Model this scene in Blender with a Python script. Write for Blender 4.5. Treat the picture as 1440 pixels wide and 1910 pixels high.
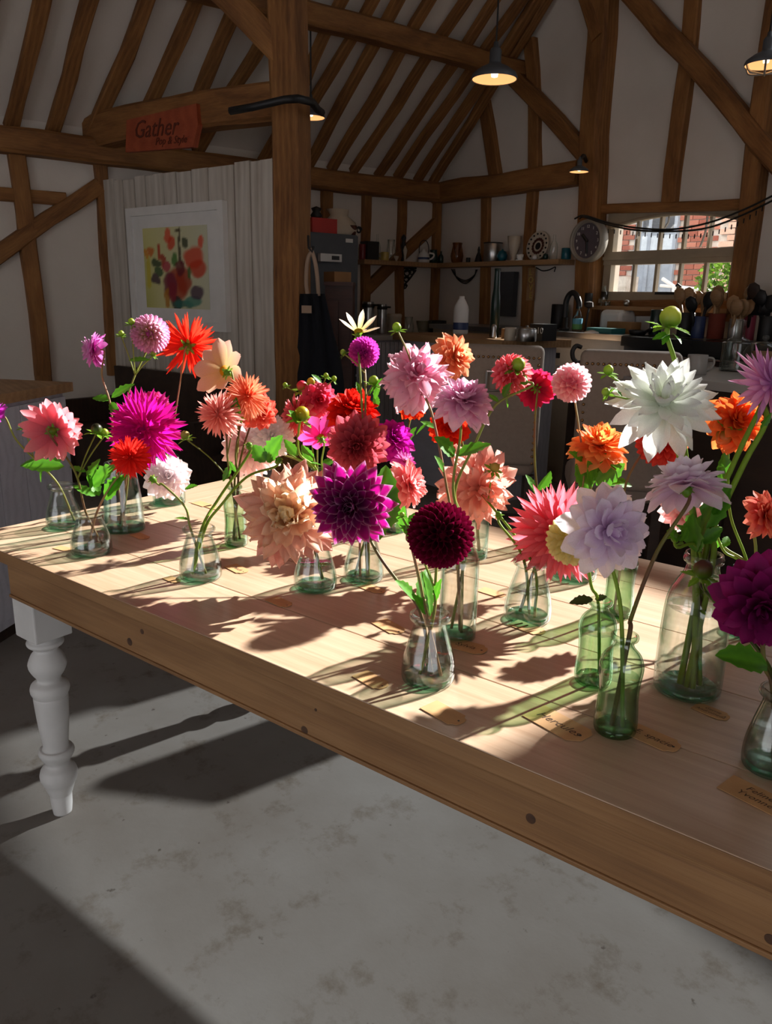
import bpy, bmesh, math, random
from mathutils import Vector, Matrix, Quaternion, noise
random.seed(7)
for o in list(bpy.data.objects): bpy.data.objects.remove(o)
SC = bpy.context.scene
COL = SC.collection
V = Vector
# ------------------------------------------------------------------ camera
FPX, PITCH, ROLL, YAW, EYE = 1447.66, 0.2685, -0.02154, 0.934496, 1.385
CR = V((math.cos(YAW), math.sin(YAW), 0)); CF = V((-math.sin(YAW), math.cos(YAW), 0)); UP = V((0, 0, 1))
_f = CF*math.cos(PITCH) - UP*math.sin(PITCH); _u = CF*math.sin(PITCH) + UP*math.cos(PITCH)
IR = CR*math.cos(ROLL) - _u*math.sin(ROLL); IU = CR*math.sin(ROLL) + _u*math.cos(ROLL)
CAMP = V((0, 0, EYE))
cd = bpy.data.cameras.new('camera'); cam = bpy.data.objects.new('camera', cd); COL.objects.link(cam)
cd.sensor_fit = 'VERTICAL'; cd.sensor_height = 36; cd.lens = 36*FPX/1910; cd.clip_start = .05; cd.clip_end = 200
cam.matrix_world = Matrix(((IR.x, IU.x, -_f.x, 0), (IR.y, IU.y, -_f.y, 0), (IR.z, IU.z, -_f.z, EYE), (0, 0, 0, 1)))
SC.camera = cam
# ------------------------------------------------------------------ light
SUN_STRENGTH, SKY_STRENGTH, EXPOSURE = 20.5, 1.85, 0.0
w = bpy.data.worlds.new('sky'); SC.world = w; w.use_nodes = True
wb = w.node_tree.nodes['Background']; wb.inputs[0].default_value = (.95, .96, 1.0, 1); wb.inputs[1].default_value = SKY_STRENGTH
sl = bpy.data.lights.new('sun', 'SUN'); so = bpy.data.objects.new('sun', sl); COL.objects.link(so)
sl.energy = SUN_STRENGTH; sl.angle = math.radians(.9); sl.color = (1, .955, .89)
SUND = V((-.026, 1, .577)).normalized()
so.rotation_euler = SUND.to_track_quat('Z', 'Y').to_euler(); so.location = (-1.5, 9, 7)
vs = SC.view_settings; vs.view_transform = 'Standard'; vs.look = 'None'; vs.gamma = 1; vs.exposure = EXPOSURE; vs.use_curve_mapping = False
SC.cycles.max_bounces = 9; SC.cycles.transparent_max_bounces = 40; SC.cycles.diffuse_bounces = 4; SC.cycles.glossy_bounces = 4
SC.cycles.caustics_reflective = False; SC.cycles.caustics_refractive = False; SC.cycles.sample_clamp_indirect = 4; SC.cycles.use_denoising = True
# ------------------------------------------------------------------ rays into the room
def ray(px, py): return _f + IR*((px-720)/FPX) + IU*((955-py)/FPX)
DC = 8.2
_c = ray(817, 560); _c = _c*(DC/_c.dot(CF))
X0, Y0 = _c.x, _c.y
def atX(px, py, X): r = ray(px, py); return CAMP + r*(X/r.x)
def atY(px, py, Y): r = ray(px, py); return CAMP + r*(Y/r.y)
def atZ(px, py, z): r = ray(px, py); return CAMP + r*((z-EYE)/r.z)
def atD(px, py, d): r = ray(px, py); return CAMP + r*(d/r.dot(CF))
def WL(px, py, off=0): return atX(px, py, X0+off)
def WB(px, py, off=0): return atY(px, py, Y0-off)
def m_px(p): return (p-CAMP).dot(_f)/FPX          # metres per pixel at a point
# ------------------------------------------------------------------ materials
MATS = {}
def nm(name):
    m = bpy.data.materials.new(name); m.use_nodes = True; MATS[name] = m
    nt = m.node_tree; return m, nt, nt.nodes, nt.links, nt.nodes['Principled BSDF']
def ramp(ns, ls, fac, stops):
    r = ns.new('ShaderNodeValToRGB'); e = r.color_ramp.elements
    while len(e) < len(stops): e.new(.5)
    for i, (p, c) in enumerate(stops): e[i].position = p; e[i].color = (*c, 1)
    ls.new(fac, r.inputs[0]); return r.outputs[0]
def noise_n(ns, ls, scale=(1, 1, 1), s=5, detail=4, rough=.55, dist=0, coord='Object', vec=None):
    mp = ns.new('ShaderNodeMapping'); mp.inputs[3].default_value = scale
    if vec is None: tc = ns.new('ShaderNodeTexCoord'); vec = tc.outputs[coord]
    ls.new(vec, mp.inputs[0])
    n = ns.new('ShaderNodeTexNoise'); n.inputs['Scale'].default_value = s; n.inputs['Detail'].default_value = detail
    n.inputs['Roughness'].default_value = rough; n.inputs['Distortion'].default_value = dist
    ls.new(mp.outputs[0], n.inputs['Vector']); return n.outputs[0]
def bump(ns, ls, h, b, strength=.3, dist=.01):
    bp = ns.new('ShaderNodeBump'); bp.inputs['Strength'].default_value = strength; bp.inputs['Distance'].default_value = dist
    ls.new(h, bp.inputs['Height']); ls.new(bp.outputs[0], b.inputs['Normal'])
def mixc(ns, ls, fac, a, b, mode='MIX'):
    m = ns.new('ShaderNodeMix'); m.data_type = 'RGBA'; m.blend_type = mode
    if isinstance(fac, (int, float)): m.inputs[0].default_value = fac
    else: ls.new(fac, m.inputs[0])
    for k, v in ((6, a), (7, b)):
        if isinstance(v, tuple): m.inputs[k].default_value = (*v, 1)
        else: ls.new(v, m.inputs[k])
    return m.outputs[2]
def plain(name, col, rough=.6, metal=0, var=.12, s=8, bmp=0):
    if name in MATS: return MATS[name]
    m, nt, ns, ls, b = nm(name)
    n = noise_n(ns, ls, s=s)
    lo = tuple(c*(1-var) for c in col); hi = tuple(min(1, c*(1+var)) for c in col)
    ls.new(ramp(ns, ls, n, [(.3, lo), (.7, hi)]), b.inputs['Base Color'])
    b.inputs['Roughness'].default_value = rough; b.inputs['Metallic'].default_value = metal
    if bmp: bump(ns, ls, n, b, bmp)
    return m
def wood(name, dark, mid, light, rough=.6, sx=1.2, s=9, ring=1.0, bmp=.25, coat=0, wmix=.45):
    m, nt, ns, ls, b = nm(name)
    oi = ns.new('ShaderNodeObjectInfo'); tc = ns.new('ShaderNodeTexCoord')
    ad = ns.new('ShaderNodeVectorMath'); ad.operation = 'ADD'
    sc = ns.new('ShaderNodeVectorMath'); sc.operation = 'SCALE'; sc.inputs[0].default_value = (13, 7, 5)
    ls.new(oi.outputs['Random'], sc.inputs['Scale']); ls.new(tc.outputs['Object'], ad.inputs[0]); ls.new(sc.outputs[0], ad.inputs[1])
    n1 = noise_n(ns, ls, (sx, 12, 12), s, 5, .6, .6, vec=ad.outputs[0])
    n2 = noise_n(ns, ls, (.6, 2.2, 2.2), 2.2, 3, .5, 1.2, vec=ad.outputs[0])
    wv = ns.new('ShaderNodeTexWave'); wv.wave_type = 'BANDS'; wv.bands_direction = 'Y'; wv.inputs['Scale'].default_value = 9*ring
    wv.inputs['Distortion'].default_value = 7; wv.inputs['Detail'].default_value = 2; wv.inputs['Detail Scale'].default_value = .7
    mp = ns.new('ShaderNodeMapping'); mp.inputs[3].default_value = (.25, 1, 1); ls.new(ad.outputs[0], mp.inputs[0]); ls.new(mp.outputs[0], wv.inputs[0])
    c1 = ramp(ns, ls, n1, [(.3, dark), (.55, mid), (.75, light)])
    c2 = ramp(ns, ls, wv.outputs['Fac'], [(0, tuple(c*.72 for c in mid)), (.5, mid), (1, light)])
    c = mixc(ns, ls, wmix, c1, c2)
    c = mixc(ns, ls, .35, c, ramp(ns, ls, n2, [(.35, dark), (.65, light)]))
    ls.new(c, b.inputs['Base Color']); b.inputs['Roughness'].default_value = rough
    if coat: b.inputs['Coat Weight'].default_value = coat; b.inputs['Coat Roughness'].default_value = .35
    if bmp: bump(ns, ls, n1, b, bmp, .004)
    return m
wood('oak', (.085, .03, .008), (.25, .1, .026), (.4, .185, .055), .75)
wood('pine_top', (.4, .25, .155), (.52, .35, .235), (.6, .44, .315), .42, sx=.35, s=7, bmp=.12, coat=.15, wmix=.2)
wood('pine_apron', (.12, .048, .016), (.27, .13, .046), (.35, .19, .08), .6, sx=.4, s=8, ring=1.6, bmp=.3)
wood('worktop', (.2, .1, .04), (.36, .2, .09), (.46, .28, .14), .5)
wood('dark_wood', (.012, .006, .004), (.03, .014, .008), (.05, .025, .014), .6)
wood('mahogany', (.03, .008, .005), (.07, .018, .011), (.1, .03, .018), .45)
wood('board_white', (.34, .28, .22), (.58, .53, .47), (.7, .66, .6), .8, sx=.5, s=1.6, ring=.6, bmp=.3)
wood('sign_wood', (.22, .035, .012), (.36, .06, .02), (.45, .1, .035), .6)
wood('cabinet_paint', (.42, .42, .47), (.5, .5, .56), (.55, .55, .6), .65, bmp=.15)
def plaster():
    m, nt, ns, ls, b = nm('plaster')
    n = noise_n(ns, ls, s=1.2, detail=5); n2 = noise_n(ns, ls, s=30)
    ls.new(ramp(ns, ls, n, [(.3, (.66, .59, .52)), (.7, (.78, .72, .65))]), b.inputs['Base Color'])
    b.inputs['Roughness'].default_value = .9; bump(ns, ls, n2, b, .15, .01)
plaster()
def concrete():
    m, nt, ns, ls, b = nm('concrete')
    n = noise_n(ns, ls, s=1.4, detail=6, rough=.6); n2 = noise_n(ns, ls, s=7, detail=8, rough=.7); n3 = noise_n(ns, ls, s=26, detail=3)
    c = ramp(ns, ls, n, [(.3, (.17, .15, .13)), (.7, (.24, .228, .212))])
    st = ramp(ns, ls, n2, [(.3, (.55, .47, .38)), (.46, (1, 1, 1))])
    c = mixc(ns, ls, .8, c, st, 'MULTIPLY')
    sp = ramp(ns, ls, n3, [(.24, (.25, .2, .16)), (.3, (1, 1, 1))])
    c = mixc(ns, ls, .7, c, sp, 'MULTIPLY')
    ls.new(c, b.inputs['Base Color']); b.inputs['Roughness'].default_value = .9; b.inputs['Specular IOR Level'].default_value = .12
    bump(ns, ls, n2, b, .12, .01)
concrete()
def glass(name, face, edge, rough=.02, ior=1.45, edgepow=.35, gl=1.0):
    m = bpy.data.materials.new(name); m.use_nodes = True; MATS[name] = m
    nt = m.node_tree; ns, ls = nt.nodes, nt.links; ns.clear()
    out = ns.new('ShaderNodeOutputMaterial'); lw = ns.new('ShaderNodeLayerWeight'); lw.inputs[0].default_value = edgepow
    pe = ns.new('ShaderNodeMath'); pe.operation = 'POWER'; lw.inputs[0].default_value = .5; ls.new(lw.outputs['Facing'], pe.inputs[0]); pe.inputs[1].default_value = 2.1
    c = mixc(ns, ls, pe.outputs[0], face, edge)
    tr = ns.new('ShaderNodeBsdfTransparent'); ls.new(c, tr.inputs[0])
    g = ns.new('ShaderNodeBsdfGlossy'); g.inputs['Roughness'].default_value = rough; g.inputs[0].default_value = (gl, gl, gl, 1)
    l2 = ns.new('ShaderNodeLayerWeight'); l2.inputs[0].default_value = .5
    pw_ = ns.new('ShaderNodeMath'); pw_.operation = 'POWER'; ls.new(l2.outputs['Facing'], pw_.inputs[0]); pw_.inputs[1].default_value = 4.5
    fr = ns.new('ShaderNodeMath'); fr.operation = 'MULTIPLY_ADD'; ls.new(pw_.outputs[0], fr.inputs[0]); fr.inputs[1].default_value = .75*(ior-1)/.45; fr.inputs[2].default_value = .055*(ior-1)/.45
    n = noise_n(ns, ls, s=28, detail=1)
    bp = ns.new('ShaderNodeBump'); bp.inputs['Strength'].default_value = .12; bp.inputs['Distance'].default_value = .01
    ls.new(n, bp.inputs['Height']); ls.new(bp.outputs[0], g.inputs['Normal'])
    mx = ns.new('ShaderNodeMixShader'); ls.new(fr.outputs[0], mx.inputs[0]); ls.new(tr.outputs[0], mx.inputs[1]); ls.new(g.outputs[0], mx.inputs[2])
    ls.new(mx.outputs[0], out.inputs[0]); return m
glass('glass_clear', (.98, .99, .985), (.36, .5, .44))
glass('glass_aqua', (.95, .985, .975), (.22, .5, .45))
glass('glass_green', (.86, .95, .86), (.16, .36, .2))
glass('glass_grey', (.92, .94, .92), (.2, .24, .2))
glass('glass_base', (.62, .92, .8), (.25, .68, .54))
glass('glass_base_green', (.6, .82, .64), (.2, .45, .26))
glass('water', (.955, .975, .962), (.6, .72, .66), ior=1.3)
glass('water_green', (.84, .93, .83), (.42, .6, .45), ior=1.3)
glass('water_top', (.8, .88, .84), (.5, .6, .56), ior=1.5)
glass('pane_sun_dimmer', (.46, .48, .5), (.34, .36, .38))  # invented tint that weakens the sun through the unseen lower opening
glass('pane_glass', (.97, .98, .98), (.8, .85, .85))
def attr_mat(name, trans, rough, spec=.25, gain=1.0):
    m, nt, ns, ls, b = nm(name)
    at = ns.new('ShaderNodeAttribute'); at.attribute_name = 'Col'
    n = noise_n(ns, ls, s=60, detail=2)
    c = mixc(ns, ls, 1.0, at.outputs['Color'], ramp(ns, ls, n, [(.3, (.88, .88, .88)), (.7, (1, 1, 1))]), 'MULTIPLY')
    ls.new(c, b.inputs['Base Color']); b.inputs['Roughness'].default_value = rough; b.inputs['Specular IOR Level'].default_value = spec
    t = ns.new('ShaderNodeBsdfTranslucent'); ls.new(c, t.inputs[0])
    mx = ns.new('ShaderNodeMixShader'); mx.inputs[0].default_value = trans
    ls.new(b.outputs[0], mx.inputs[1]); ls.new(t.outputs[0], mx.inputs[2]); ls.new(mx.outputs[0], ns['Material Output'].inputs[0])
attr_mat('petal', .6, .6); attr_mat('petal_velvet', .22, .8, .05); attr_mat('leaf', .42, .42, .4); attr_mat('stem', .1, .5)
def emit(name, col, s):
    m, nt, ns, ls, b = nm(name); b.inputs['Base Color'].default_value = (*col, 1)
    b.inputs['Emission Color'].default_value = (*col, 1); b.inputs['Emission Strength'].default_value = s; return m
emit('lamp_glow', (1, .55, .22), .9); emit('lamp_bulb', (1, .85, .6), 3)
plain('white_paint', (.62, .61, .6), .55, 0, .08); plain('white', (.75, .74, .72), .5, 0, .05)
plain('steel', (.5, .5, .5), .3, 1, .1); plain('dark_metal', (.03, .03, .032), .45, .6); plain('iron', (.02, .018, .018), .6, .3)
plain('black', (.012, .012, .013), .5); plain('grey_fridge', (.075, .08, .09), .45, .2); plain('kraft', (.52, .29, .125), .8, 0, .1, 30)
plain('ink', (.1, .055, .03), .9); plain('linen', (.27, .215, .175), .9, 0, .06, 60, .1); plain('brass', (.35, .2, .09), .3, 1)
plain('shade_grey', (.1, .11, .125), .45, .3); plain('frame_taupe', (.38, .31, .22), .6, 0, .08)
plain('cream_ceramic', (.55, .48, .38), .35, 0, .06); plain('teal_card', (.01, .12, .12), .6); plain('brown_card', (.32, .16, .06), .8)
plain('red_paint', (.5, .015, .006), .4); plain('aga_black', (.012, .014, .015), .25); plain('counter_white', (.42, .4, .38), .35, 0, .05)
# ------------------------------------------------------------------ mesh helpers
ORG = {}
class MB:
    def __init__(s): s.v, s.f, s.c = [], [], []
    def add(s, vs, fs, col=None):
        b = len(s.v); s.v += [V(p) for p in vs]; s.f += [tuple(i+b for i in q) for q in fs]
        s.c += ([col]*len(vs) if (col is None or isinstance(col[0], (int, float))) else list(col)); return s
    def box(s, c, d, M=None, col=None):
        x, y, z = d[0]/2, d[1]/2, d[2]/2
        vs = [V((sx*x, sy*y, sz*z)) for sx in (-1, 1) for sy in (-1, 1) for sz in (-1, 1)]
        if M: vs = [M @ p for p in vs]
        return s.add([V(c)+p for p in vs], [(0, 1, 3, 2), (4, 6, 7, 5), (0, 4, 5, 1), (2, 3, 7, 6), (0, 2, 6, 4), (1, 5, 7, 3)], col)
    def bbox(s, a, b, col=None): return s.box([(a[i]+b[i])/2 for i in range(3)], [abs(a[i]-b[i]) for i in range(3)], None, col)
    def tube(s, pts, rad, n=8, cap=True, col=None):
        pts = [V(p) for p in pts]
        if isinstance(rad, (int, float)): rad = [rad]*len(pts)
        vs, fs, cs = [], [], []
        t0 = (pts[1]-pts[0]).normalized(); u = t0.orthogonal().normalized()
        for i, p in enumerate(pts):
            t = (pts[min(i+1, len(pts)-1)]-pts[max(i-1, 0)]).normalized()
            u = (u - t*u.dot(t)).normalized(); w_ = t.cross(u)
            for k in range(n):
                a = 2*math.pi*k/n; vs.append(p+(u*math.cos(a)+w_*math.sin(a))*rad[i])
                if col is not None: cs.append(col if isinstance(col[0], (int, float)) else col[i])
        for i in range(len(pts)-1):
            for k in range(n): fs.append((i*n+k, i*n+(k+1) % n, (i+1)*n+(k+1) % n, (i+1)*n+k))
        if cap: fs.append(tuple(range(n-1, -1, -1))); fs.append(tuple(range((len(pts)-1)*n, len(pts)*n)))
        return s.add(vs, fs, cs if cs else None)
    def lathe(s, prof, n=20, o=(0, 0, 0), M=None, col=None, cap=True):
        vs, fs = [], []; o = V(o)
        for r, z in prof:
            for k in range(n):
                a = 2*math.pi*k/n; p = V((r*math.cos(a), r*math.sin(a), z)); vs.append(o+(M @ p if M else p))
        for i in range(len(prof)-1):
            for k in range(n): fs.append((i*n+k, i*n+(k+1) % n, (i+1)*n+(k+1) % n, (i+1)*n+k))
        if cap and prof[0][0] > 1e-5: fs.append(tuple(range(n-1, -1, -1)))
        if cap and prof[-1][0] > 1e-5: fs.append(tuple(range((len(prof)-1)*n, len(prof)*n)))
        return s.add(vs, fs, col)
    def mesh(s, name, org=V((0, 0, 0)), smooth=False):
        me = bpy.data.meshes.new(name); me.from_pydata([p-org for p in s.v], [], s.f); me.update()
        if any(c is not None for c in s.c):
            at = me.color_attributes.new('Col', 'FLOAT_COLOR', 'POINT')
            for i, c in enumerate(s.c): at.data[i].color = (*(c or (1, 1, 1)), 1)
        if smooth: me.polygons.foreach_set('use_smooth', [True]*len(me.polygons))
        return me
    def build(s, name, mat, parent=None, label=None, cat=None, group=None, kind=None, smooth=False, org=None):
        if parent is not None: org = ORG[parent.name]
        elif org is None:
            xs = [p.x for p in s.v]; ys = [p.y for p in s.v]; org = V(((min(xs)+max(xs))/2, (min(ys)+max(ys))/2, min(p.z for p in s.v)))
        o = bpy.data.objects.new(name, s.mesh(name, org, smooth)); COL.objects.link(o)
        if mat: o.data.materials.append(MATS[mat])
        if parent is not None: o.parent = parent
        else: o.location = org
        ORG[o.name] = V(org); tag(o, label, cat, group, kind); return o
def tag(o, label=None, cat=None, group=None, kind=None):
    for k, v_ in (('label', label), ('category', cat), ('group', group), ('kind', kind)):
        if v_: o[k] = v_
def thing(name, label, cat, loc, group=None):
    o = bpy.data.objects.new(name, None); COL.objects.link(o); o.location = loc; o.empty_display_size = .05
    ORG[o.name] = V(loc); tag(o, label, cat, group); return o
def inst(name, me, parent, M, mat=None):
    o = bpy.data.objects.new(name, me); COL.objects.link(o)
    if mat and not me.materials: me.materials.append(MATS[mat])
    o.parent = parent; o.matrix_local = M; return o
def frame_M(p0, xd, up):
    x = xd.normalized(); z = (up-x*up.dot(x)).normalized(); y = z.cross(x)
    return Matrix(((x.x, y.x, z.x, p0.x), (x.y, y.y, z.y, p0.y), (x.z, y.z, z.z, p0.z), (0, 0, 0, 1)))
def beam(name, p0, p1, wd, ht, parent, mat='oak', up=UP, jit=.012, seg=None, bow=0, label=None):
    L = (p1-p0).length; seg = seg or max(4, int(L/.22)); sd = random.random()*50
    ch = min(wd, ht)*.14; mb = MB(); vs, fs = [], []
    base = [(-wd/2+ch, -ht/2), (wd/2-ch, -ht/2), (wd/2, -ht/2+ch), (wd/2, ht/2-ch), (wd/2-ch, ht/2), (-wd/2+ch, ht/2), (-wd/2, ht/2-ch), (-wd/2, -ht/2+ch)]
    for i in range(seg+1):
        x = L*i/seg; dy = jit*noise.noise(V((x*1.3, sd, 0)))*2; dz = jit*noise.noise(V((x*1.3, sd, 9)))*2+bow*math.sin(math.pi*i/seg)
        for k, (y, z) in enumerate(base):
            vs.append((x, y*(1+.5*jit/wd*noise.noise(V((x*3, sd+k, 2))))+dy+jit*.5*noise.noise(V((x*4, k*3.1, sd))), z+dz+jit*.5*noise.noise(V((x*4, k*3.1, sd+7)))))
    for i in range(seg):
        for k in range(8): fs.append((i*8+k, i*8+(k+1) % 8, (i+1)*8+(k+1) % 8, (i+1)*8+k))
    fs += [tuple(range(7, -1, -1)), tuple(range(seg*8, seg*8+8))]
    mb.add(vs, fs); me = mb.mesh(name); me.materials.append(MATS[mat])
    M = frame_M(p0, p1-p0, up)
    o = bpy.data.objects.new(name, me); COL.objects.link(o)
    if parent is not None: o.parent = parent; o.matrix_local = Matrix.Translation(-ORG[parent.name]) @ M
    else: o.matrix_world = M
    ORG[o.name] = V(p0)
    if label: o['label'] = label
    return o
def text_mesh(txt, size, ext=0, shear=0, name='lettering'):
    cu = bpy.data.curves.new(name, 'FONT'); cu.body = txt; cu.size = size; cu.extrude = ext; cu.shear = shear; cu.align_x = 'CENTER'; cu.align_y = 'CENTER'; cu.resolution_u = 2
    ob = bpy.data.objects.new(name, cu); COL.objects.link(ob)
    me = bpy.data.meshes.new_from_object(ob.evaluated_get(bpy.context.evaluated_depsgraph_get())); me.name = name
    bpy.data.objects.remove(ob); me.materials.clear(); return me
def grid_wall(mb, x0, x1, z0, z1, holes, y0, y1):
    xs = sorted({x0, x1, *[h[0] for h in holes], *[h[1] for h in holes]}); zs = sorted({z0, z1, *[h[2] for h in holes], *[h[3] for h in holes]})
    for i in range(len(xs)-1):
        for j in range(len(zs)-1):
            cx, cz = (xs[i]+xs[i+1])/2, (zs[j]+zs[j+1])/2
            if not any(h[0] < cx < h[1] and h[2] < cz < h[3] for h in holes): mb.bbox((xs[i], y0, zs[j]), (xs[i+1], y1, zs[j+1]))
# ------------------------------------------------------------------ the room
TILT = .92; YF = -4.0; XRIDGE = -1.9; XE = 2.4
ZPL = WL(700, 348).z                       # centre of the wall plate
ZR = WL(700, 327).z + .01                  # rafter plane at the left wall
def roof_pt(px, py, off=0):
    r = ray(px, py); s_ = (ZR+off-EYE-TILT*X0)/(r.z-TILT*r.x); return CAMP+r*s_
fl = MB().bbox((X0-.2, YF, -.1), (XE+1, Y0+.02, 0)).build('floor', 'concrete', kind='structure', org=V((0, 0, 0)))
wl = MB().bbox((X0-.2, YF, 0), (X0, Y0+.2, ZR+.06)).build('wall_left', 'plaster', kind='structure', org=V((X0, 0, 0)))
WX0, WX1 = WB(1131, 480).x, WB(1386, 480).x; WZ0, WZ1 = WB(1250, 563).z, WB(1250, 386).z
SUNWIN = (-2.62, -.76, 2.95, 4.55); SUNLOW = (-2.62, 1.0, 2.15, 2.95)
mb = MB(); grid_wall(mb, X0-.2, XE, 0, 7.2, [(WX0, WX1, WZ0, WZ1), SUNWIN, SUNLOW], Y0, Y0+.18)
wbk = mb.build('wall_back', 'plaster', kind='structure', org=V((0, Y0, 0)))
zr = ZR+.05+TILT*(XRIDGE-X0)
mb = MB(); th = .12
def slab(xa, za, xb, zb):
    vs = [(xa, YF, za), (xb, YF, zb), (xb, Y0, zb), (xa, Y0, za), (xa, YF, za+th), (xb, YF, zb+th), (xb, Y0, zb+th), (xa, Y0, za+th)]
    mb.add(vs, [(0, 3, 2, 1), (4, 5, 6, 7), (0, 1, 5, 4), (1, 2, 6, 5), (2, 3, 7, 6), (3, 0, 4, 7)])
slab(X0-.2, ZR+.05-.2*TILT, XRIDGE, zr); slab(XRIDGE, zr, XE, zr-TILT*(XE-XRIDGE))
XR_ = XE
mbw = MB()
for ya, yb_, za, zb_ in ((YF, -2.3, 0, 2.62), (.7, Y0, 0, 2.62), (-2.3, .7, 2.2, 2.62), (-2.3, .7, 0, .15)): mbw.bbox((XE, ya, za), (XE+.15, yb_, zb_))
mbw.build('wall_right', 'plaster', kind='structure', org=V((XE, 0, 0)))
mbw = MB(); grid_wall(mbw, X0-.2, XE, 0, 2.7, [(-2.6, 1.0, 0, 2.3)], YF-.15, YF)
zg = zr+.1; mbw.add([(X0-.2, YF, 2.7), (XE, YF, 2.7), (XRIDGE, YF, zg), (X0-.2, YF-.15, 2.7), (XE, YF-.15, 2.7), (XRIDGE, YF-.15, zg)], [(0, 1, 2), (5, 4, 3), (0, 3, 4, 1), (1, 4, 5, 2), (2, 5, 3, 0)])
mbw.build('wall_front', 'plaster', kind='structure', org=V((0, YF, 0)))
ceil = mb.build('ceiling', 'plaster', kind='structure', org=V((X0, 0, ZR)))
# rafters: two sightings each, carried down to the plate and up towards the ridge
RAF = [((-62, 224), (-20, 0)), ((19, 231), (73, 0)), ((100, 240), (169, 0)), ((185, 217), (275, 0)), ((279, 200), (367, 0)), ((362, 183), (429, 42)), ((429, 179), (479, 96)),
       ((555, 170), (640, 0)), ((584, 190), (695, 0)), ((584, 290), (743, 0)), ((615, 321), (804, 0)), ((658, 327), (872, 0)), ((700, 333), (924, 0)), ((737, 339), (975, 0)), ((774, 345), (1015, 0)), ((803, 346), (1047, 0))]
for k, (a, b) in enumerate(RAF):
    p, q = roof_pt(*a, -.03), roof_pt(*b, -.03); d = (q-p)
    if abs(d.x) < 1e-4: continue
    p2 = p+d*((X0+.02-p.x)/d.x); q2 = p+d*((X0+3.2-p.x)/d.x)
    p2.y = min(p2.y, Y0-.06); q2.y = min(q2.y, Y0-.06)
    beam('rafter', p2, q2, .095 if k < 7 else .085, .055, ceil, jit=.016, up=V((-TILT, 0, 1)))
pu0, pu1 = atX(560, 3, X0+1.0), atX(962, 146, X0+1.0)
zpu = (pu0.z+pu1.z)/2
beam('purlin', V((X0+1.0, 1.0, zpu)), V((X0+1.0, Y0, zpu)), .15, .15, ceil, jit=.012)
beam('purlin', V((X0+2.7, -3.5, ZR+TILT*2.7-.2)), V((X0+2.7, Y0, ZR+TILT*2.7-.2)), .19, .2, ceil, jit=.02)
# left wall timbers
beam('wall_plate', V((X0+.07, -2.5, ZPL)), V((X0+.07, Y0, ZPL)), .16, .17, wl, jit=.015)
def stud_l(xt, yt, xb, yb, wd=.11, off=.02, name='stud'):
    p, q = WL(xt, yt, off), WL(xb, yb, off); p.z = min(p.z, ZPL); q.z = max(q.z, 0.0)
    beam(name, q, p, .07, wd, wl, up=V((0, 1, 0)), jit=.014)
stud_l(27, 270, 80, 700, .115); stud_l(185, 300, 213, 700, .09); stud_l(610, 345, 612, 700, .1); stud_l(683, 355, 680, 640, .085); stud_l(748, 362, 744, 640, .085); stud_l(816, 370, 806, 640, .08)
q = WL(80, 700, .02); beam('stud', V((q.x, q.y, 0)), q, .07, .115, wl, up=V((0, 1, 0)))
beam('rail', WL(-120, 352, .02), WL(122, 372, .02), .06, .09, wl, jit=.01)
beam('brace', WL(-60, 512, .03), WL(184, 345, .03), .07, .115, wl, jit=.015)
beam('brace', WL(683, 541, .03), WL(815, 413, .03), .06, .11, wl, jit=.012)
# back wall timbers
ZPB = WB(950, 346).z
beam('wall_plate', V((X0, Y0-.07, ZPB)), V((WB(1092, 328).x, Y0-.07, ZPB+.01)), .15, .18, wbk, jit=.02)
def bb(name, a, b, wd, off=.02, th_=.07, jit=.014, up=None):
    p, q = WB(*a, off), WB(*b, off); beam(name, p, q, th_, wd, wbk, up=up or V((1, 0, 0)), jit=jit)
bb('stud', (908, 345), (904, 640), .1); bb('stud', (995, 335), (985, 640), .105)
bb('stud', (905, 190), (928, 330), .13); bb('stud', (990, 75), (1001, 325), .12)
bb('post', (1127, -60), (1092, 655), .19, .06, .18, .012); q = WB(1092, 655, .06)
beam('post', V((q.x, q.y, 0)), q, .2, .21, wbk, up=V((1, 0, 0)))
bb('brace', (958, 143), (1098, 290), .13, .06, .1, .012); bb('brace', (1086, -25), (1120, 70), .1, .12, .08)
bb('stud', (1296, -20), (1252, 385), .12); bb('post', (1462, -60), (1374, 600), .13, .05, .13, .01); _q = WB(1585, 450, .06); beam('post', V((_q.x, _q.y, 0)), V((_q.x, _q.y, SUNLOW[2]-.03)), .12, .13, wbk, up=V((1, 0, 0)))
bb('brace', (1150, -40), (1590, 452), .125, .1, .1, .012); bb('window_head', (1126, 392), (1390, 380), .07, .03, .08, .008, V((0, 0, 1)))
bb('window_sill_beam', (1128, 575), (1385, 575), .12, .03, .08, .006, V((0, 0, 1)))
# low-level beam ends on the gable
# ------------------------------------------------------------------ arched kitchen window
win = thing('window_1', None, None, V(((WX0+WX1)/2, Y0, WZ0))); win['kind'] = 'structure'
fy0, fy1 = Y0-.02, Y0+.035
ZM1, ZM0 = WB(1250, 466).z, WB(1250, 492).z
MB().bbox((WX0, fy0, WZ0), (WX1, fy1, WZ0+.07)).bbox((WX0, fy0-.03, WZ0-.02), (WX1, fy1, WZ0+.015)).build('bottom_rail', 'frame_taupe', win)
MB().bbox((WX0, fy0-.01, ZM0), (WX1, fy1, ZM1)).bbox((WX0, fy0-.025, (ZM0+ZM1)/2-.012), (WX1, fy0, (ZM0+ZM1)/2+.012)).build('transom', 'frame_taupe', win)
for x in (WX0, WX1-.07): MB().bbox((x, fy0, WZ0), (x+.07, fy1, WZ1)).build('jamb', 'frame_taupe', win)
mb = MB(); n = 24; zs0, zs1 = WB(1140, 432).z+.02, WB(1255, 402).z
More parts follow.
